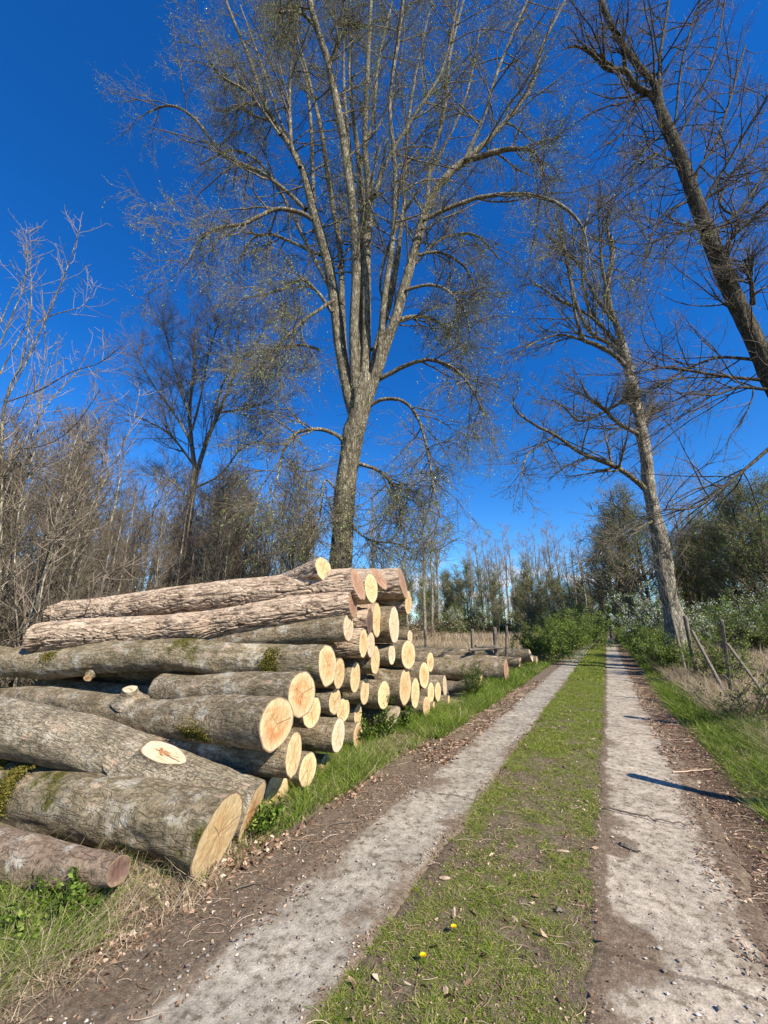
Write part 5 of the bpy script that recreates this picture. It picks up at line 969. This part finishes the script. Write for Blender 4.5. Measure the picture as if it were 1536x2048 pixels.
# stones and crumbs of gravel
rng = np.random.default_rng(9)
m = 3000; x = np.concatenate([rng.uniform(-.28, .7, m // 2), rng.uniform(-2.3, -1.25, m // 2)]); y = 1.1 + 8 * rng.random(m) ** 1.5
s = rng.gamma(2, .0016, m) + .0015; z = np.where(((x > -1.97) & (x < -1.27)) | ((x > -.28) & (x < .52)), .015, hgt(x, y))
oc = np.array([[1, 0, 0], [0, 1, 0], [-1, 0, 0], [0, -1, 0], [0, 0, .7], [0, 0, -.7]], float)
V = np.stack([x, y, z], -1)[:, None] + oc[None] * s[:, None, None] * rng.uniform(.6, 1.4, (m, 6, 1)); tri = np.array([[0, 1, 4], [1, 2, 4], [2, 3, 4], [3, 0, 4]])
Q = (np.arange(m)[:, None, None] * 6 + tri[None]).reshape(-1, 3)
STONE = leaf_mat('gravel_stone', [(0, (.16, .13, .10)), (.6, (.34, .30, .26)), (1, (.58, .54, .48))], 0)
tag(link('gravel', mesh('gravel', V, Q, STONE, True, {'rnd': np.repeat(rng.random(m), 6)}, 3)), 'small gravel crumbs on the worn wheel tracks', 'gravel', None, 'stuff')

# ------------------------------------------------------------------ fence
def round_post(name, label, base, top, r, cat='fence post', group=None, sq=False, brace=None, seed=1):
    base = np.asarray(base, float); top = np.asarray(top, float); n = 18; S = 20 if not sq else 16; rng = np.random.default_rng(seed)
    P = base + (top - base) * np.linspace(0, 1, n)[:, None]; P = P + rng.normal(size=P.shape) * r * .04
    e = empty(name, Vector(base), label, cat, group)
    def stick(P, r, nm):
        V, Q = tubes(P[None], np.full((1, len(P)), r), S); V = V.reshape(len(P), S, 3)
        if sq:
            th = np.arange(S) * 2 * PI / S; k = 1 / np.maximum(np.abs(np.cos(th)), np.abs(np.sin(th))); k = np.minimum(k, 1.33) * .86
            V = P[:, None] + (V - P[:, None]) * k[None, :, None]
        V = P[:, None] + (V - P[:, None]) * (1 + .09 * fbm(V * np.array([9, 9, 2.]), 3, seed))[..., None]
        c = V[-1].mean(0); top_ring = c + (V[-1] - c) * .82 + (P[-1] - P[-2]) / np.linalg.norm(P[-1] - P[-2]) * r * .12
        V = np.concatenate([V.reshape(-1, 3), top_ring, c[None] + (top_ring.mean(0) - c) * 1.2]); k = (len(P) - 1) * S; s = np.arange(S); s2 = (s + 1) % S
        Q = np.concatenate([Q, np.stack([k + s, k + s2, k + S + s2, k + S + s], 1), np.array([[k + S + i, k + S + (i + 1) % S, k + S + (i + 2) % S, k + 2 * S] for i in range(0, S, 2)])])
        link(nm, mesh(nm, V - base, Q, POST, True), e)
    stick(P, r, 'post')
    if brace is not None:
        b0, b1, br_ = brace; stick(np.asarray(b0) + (np.asarray(b1) - np.asarray(b0)) * np.linspace(0, 1, 16)[:, None], br_, 'brace')
    return e
GF = 'posts of the wire fence right of the track'
def PX(px, py, X): return onX(px, py, X)
def post_px(bx, by, tx, ty, X, hw, **k):
    b = onX(bx, by, X); t_ = onX(tx, ty, X); d = t_ - b; b = b - d * (b[2] + .1) / d[2]; D_ = -math.sin(YAW) * t_[0] + math.cos(YAW) * t_[1]
    return b, t_, pxr(hw * .66, ty, D_)
b, t_, r = post_px(1388, 1325, 1370, 1232, 2.1, 5.5); round_post('fence_post', 'round grey fence post with a long diagonal brace, just right of the pale tree', b, t_, r, group=GF, brace=(onX(1384, 1262, 2.1), gnd(1455, 1395, .05) * 1.0, r * .7), seed=3)
b, t_, r = post_px(1456, 1340, 1443, 1240, 2.1, 5); round_post('fence_post', 'square grey fence post with a diagonal brace running down to the right edge', b, t_, r, group=GF, sq=True, brace=(onX(1455, 1288, 2.12), onX(1560, 1430, 2.2), r * .75), seed=4)
b, t_, r = post_px(1366, 1320, 1344, 1232, 2.0, 3.5); round_post('fence_post', 'thin pale leaning stake left of the braced round post', b, t_, r, group=GF, seed=5)
b, t_, r = post_px(1527, 1440, 1522, 1409, 2.1, 6); round_post('fence_post', 'short dark broken post stub in the dry grass at the right edge', b, t_ , r, group=GF, sq=True, seed=6)
# posts outside the frame whose shadows cross the right track
round_post('fence_post', 'weathered post beside the track whose long shadow falls across the near concrete', (1.95, 4.98, -.1), (1.93, 4.98, 1.50), .075, group=GF, seed=7)
round_post('fence_post', 'weathered post beside the track whose thin shadow falls across the concrete further on', (2.47, 8.25, -.1), (2.45, 8.25, 1.86), .075, group=GF, seed=8)
GB = 'old posts standing in the left field'
for k, (bx, by, tx, ty, hw, Dd, lab) in enumerate([(852, 1300, 850, 1258, 2.5, 20, 'leftmost slim post of the left field, standing apart in dead grass'), (946, 1304, 944, 1258, 3.5, 17, 'left one of the two stout posts joined by a low rail behind the second pile'), (992, 1304, 989, 1255, 4, 17, 'right one of the two stout posts joined by a low rail behind the second pile'), (1013, 1304, 1013, 1252, 2.5, 17, 'dark straight post right of the railed pair behind the second pile')]):
    b = onD(bx, by, Dd); t_ = onD(tx, ty, Dd); b = b - (t_ - b) * (b[2] + .1) / (t_[2] - b[2]); round_post('field_post', lab, b, t_, pxr(hw, ty, Dd), 'post', GB, seed=11 + k)
e = empty('low_rail', Vector(onD(940, 1300, 16.8)), 'low split timber rail between the two stout field posts', 'rail')
bb = Bag(); o_ = onD(940, 1300, 16.8)
for (a0, a1) in (((938, 1300), (1000, 1295)), ((950, 1292), (992, 1293))):
    p0, p1 = onD(*a0, 16.8) - o_, onD(*a1, 16.8) - o_; bb2 = Bag(); bb2.tube([p0 + (p1 - p0) * np.linspace(0, 1, 8)[:, None] + np.random.default_rng(3).normal(size=(8, 3)) * .01], [np.full(8, .055)], 10); link('split_rail', bb2.mesh('split_rail', POST), e)

# ------------------------------------------------------------------ small countable things on the ground
YEL, _nt, _b = newmat('dandelion_yellow', .6); _b.inputs['Base Color'].default_value = (.85, .62, .01, 1)
def dandelion(px, py, label, seed):
    p = gnd(px, py); rng = np.random.default_rng(seed); e = empty('dandelion', Vector(p), label, 'flower', 'dandelions on the grass strip')
    b = Bag(); b.tube([[[0, 0, 0], [.003, 0, .02], [.004, .002, .04]]], [[.002, .002, .0025]], 6); link('stem', b.mesh('stem', GRASS_LUSH), e)
    V = []; Q = []; m = 70
    for k in range(m):
        a = k * 2.39996; r = .017 * math.sqrt((k + 1) / m); c = np.array([.004, .002, .042 + .006 * (1 - r / .017)]); dr = np.array([math.cos(a), math.sin(a), .35]); sd_ = np.array([-math.sin(a), math.cos(a), 0]) * .0018
        V += [c - sd_, c + sd_, c + dr * r + sd_ + [0, 0, .002], c + dr * r - sd_ + [0, 0, .002]]; Q.append([4 * k, 4 * k + 1, 4 * k + 2, 4 * k + 3])
    link('petals', mesh('petals', V, Q, YEL), e)
    l = Bag(); c = np.zeros((14, 3)); c[:, 2] = .006; l.add(*cards(rng, c, .05, .28, -.1, .8)); link('leaves', l.mesh('leaves', LEAF_GREEN, False), e)
dandelion(907, 1876, 'yellow dandelion flower on the grass strip, the farther of two', 1); dandelion(845, 1936, 'yellow dandelion flower on the grass strip, the nearer of two', 2)
def chip(px, py, L, wd, hh, ang, mat, label, seed, name='wood_chip', cat='wood chip', grp='loose pieces lying on the grass strip'):
    p = gnd(px, py); rng = np.random.default_rng(seed); n = 9; m = 8
    u = np.linspace(-1, 1, n); v = np.linspace(-1, 1, m); U, W = np.meshgrid(u, v, indexing='ij')
    wid = wd * np.sqrt(np.clip(1 - np.abs(U) ** 2.6, .03, 1)) * (1 + .25 * vn(np.stack([U * 2, U * 0, U * 0], -1) + seed, 1)); X = U * L; Y = W * wid
    top = hh * (1 - .6 * W ** 2) * (1 - .5 * U ** 4) + .25 * hh * fbm(np.stack([U * 2, W * 2, U * 0], -1) + seed, 3, seed)
    Vt = np.stack([X, Y, top + .012], -1).reshape(-1, 3); Vb = np.stack([X, Y, top * 0 + .003], -1).reshape(-1, 3)
    k = (np.arange(n - 1)[:, None] * m + np.arange(m - 1)[None]).ravel(); Qt = np.stack([k, k + m, k + m + 1, k + 1], 1); N_ = n * m
    rim = [i * m for i in range(n)] + [(n - 1) * m + j for j in range(1, m)] + [i * m + m - 1 for i in range(n - 2, -1, -1)] + [j for j in range(m - 2, 0, -1)]
    Qs = [[rim[i], rim[(i + 1) % len(rim)], rim[(i + 1) % len(rim)] + N_, rim[i] + N_] for i in range(len(rim))]
    o = link(name, mesh(name, np.concatenate([Vt, Vb]), np.concatenate([Qt, np.array(Qs), Qt[:, ::-1] + N_]), mat, False)); o.location = Vector(p); o.rotation_euler = (0, 0, ang); tag(o, label, cat, grp)
CHIPM, _nt, _b = newmat('old_wood_chip', .9, .1); _t = N(_nt, 'ShaderNodeTexCoord').outputs['Object']
_nt.links.new(ramp(_nt, noise(_nt, mapping(_nt, _t, (8, 40, 8)), 4, 5, .7), [(.35, (.25, .16, .10)), (.65, (.52, .40, .29))]), _b.inputs['Base Color'])
chip(890, 1762, .035, .017, .012, .4, CHIPM, 'blunt reddish wood chip at the left rim of the grass strip', 1)
chip(908, 1832, .048, .013, .010, 1.9, CHIPM, 'long tan bark sliver above the farther dandelion', 2)
chip(1127, 1707, .045, .014, .010, .3, CHIPM, 'whitish flat chip near the right rim of the grass strip', 3)
chip(1118, 1828, .022, .018, .018, 1.1, STONE, 'small grey stone near the right rim of the grass strip', 4, 'stone', 'stone')
chip(1030, 1845, .028, .013, .010, 2.2, CHIPM, 'tan wood chip in the middle of the grass strip', 5)
chip(892, 1990, .03, .012, .008, 2.0, CHIPM, 'orange brown bark flake low on the grass strip', 6)
chip(1260, 1700, .075, .03, .02, -.5, POST, 'dark weathered bark chunk on the inner rim of the right wheel track', 7, 'bark_chunk', 'bark')
def stick_(pts, r, label, mat, seed):
    P = np.array([gnd(*q, .022) for q in pts]); o_ = P[0].copy(); Q_ = resample(np.c_[P, np.full(len(P), r)], 16)[:, :3]; Q_ = Q_ + np.random.default_rng(seed).normal(size=Q_.shape) * r * .6
    b = Bag(); b.tube([Q_ - o_], [np.linspace(r, r * .5, 16)], 7); b.A = [np.full(len(b.V[0]), .9)]; tag(link('fallen_stick', b.mesh('fallen_stick', mat), None, Vector(o_)), label, 'stick', 'fallen sticks')
stick_([(1345, 1545), (1390, 1541), (1424, 1537)], .008, 'straight pale straw stick on the litter beside the right wheel track', LITTER, 1)
stick_([(1210, 1615), (1260, 1626), (1320, 1640), (1380, 1650)], .009, 'thin reddish brown twig lying across the right wheel track', TWIG_DARK, 2)
stick_([(470, 1778), (520, 1763), (560, 1782), (575, 1790)], .004, 'curved thin twig on the dirt before the nearest log', TWIG, 3)
stick_([(660, 1530), (700, 1540), (760, 1542)], .006, 'bent pale stem over the grass at the foot of the stack', LITTER, 4)
stick_([(600, 1700), (660, 1650), (720, 1640)], .005, 'dark crooked twig on the left dirt verge', TWIG_DARK, 5)
for im in []: pass
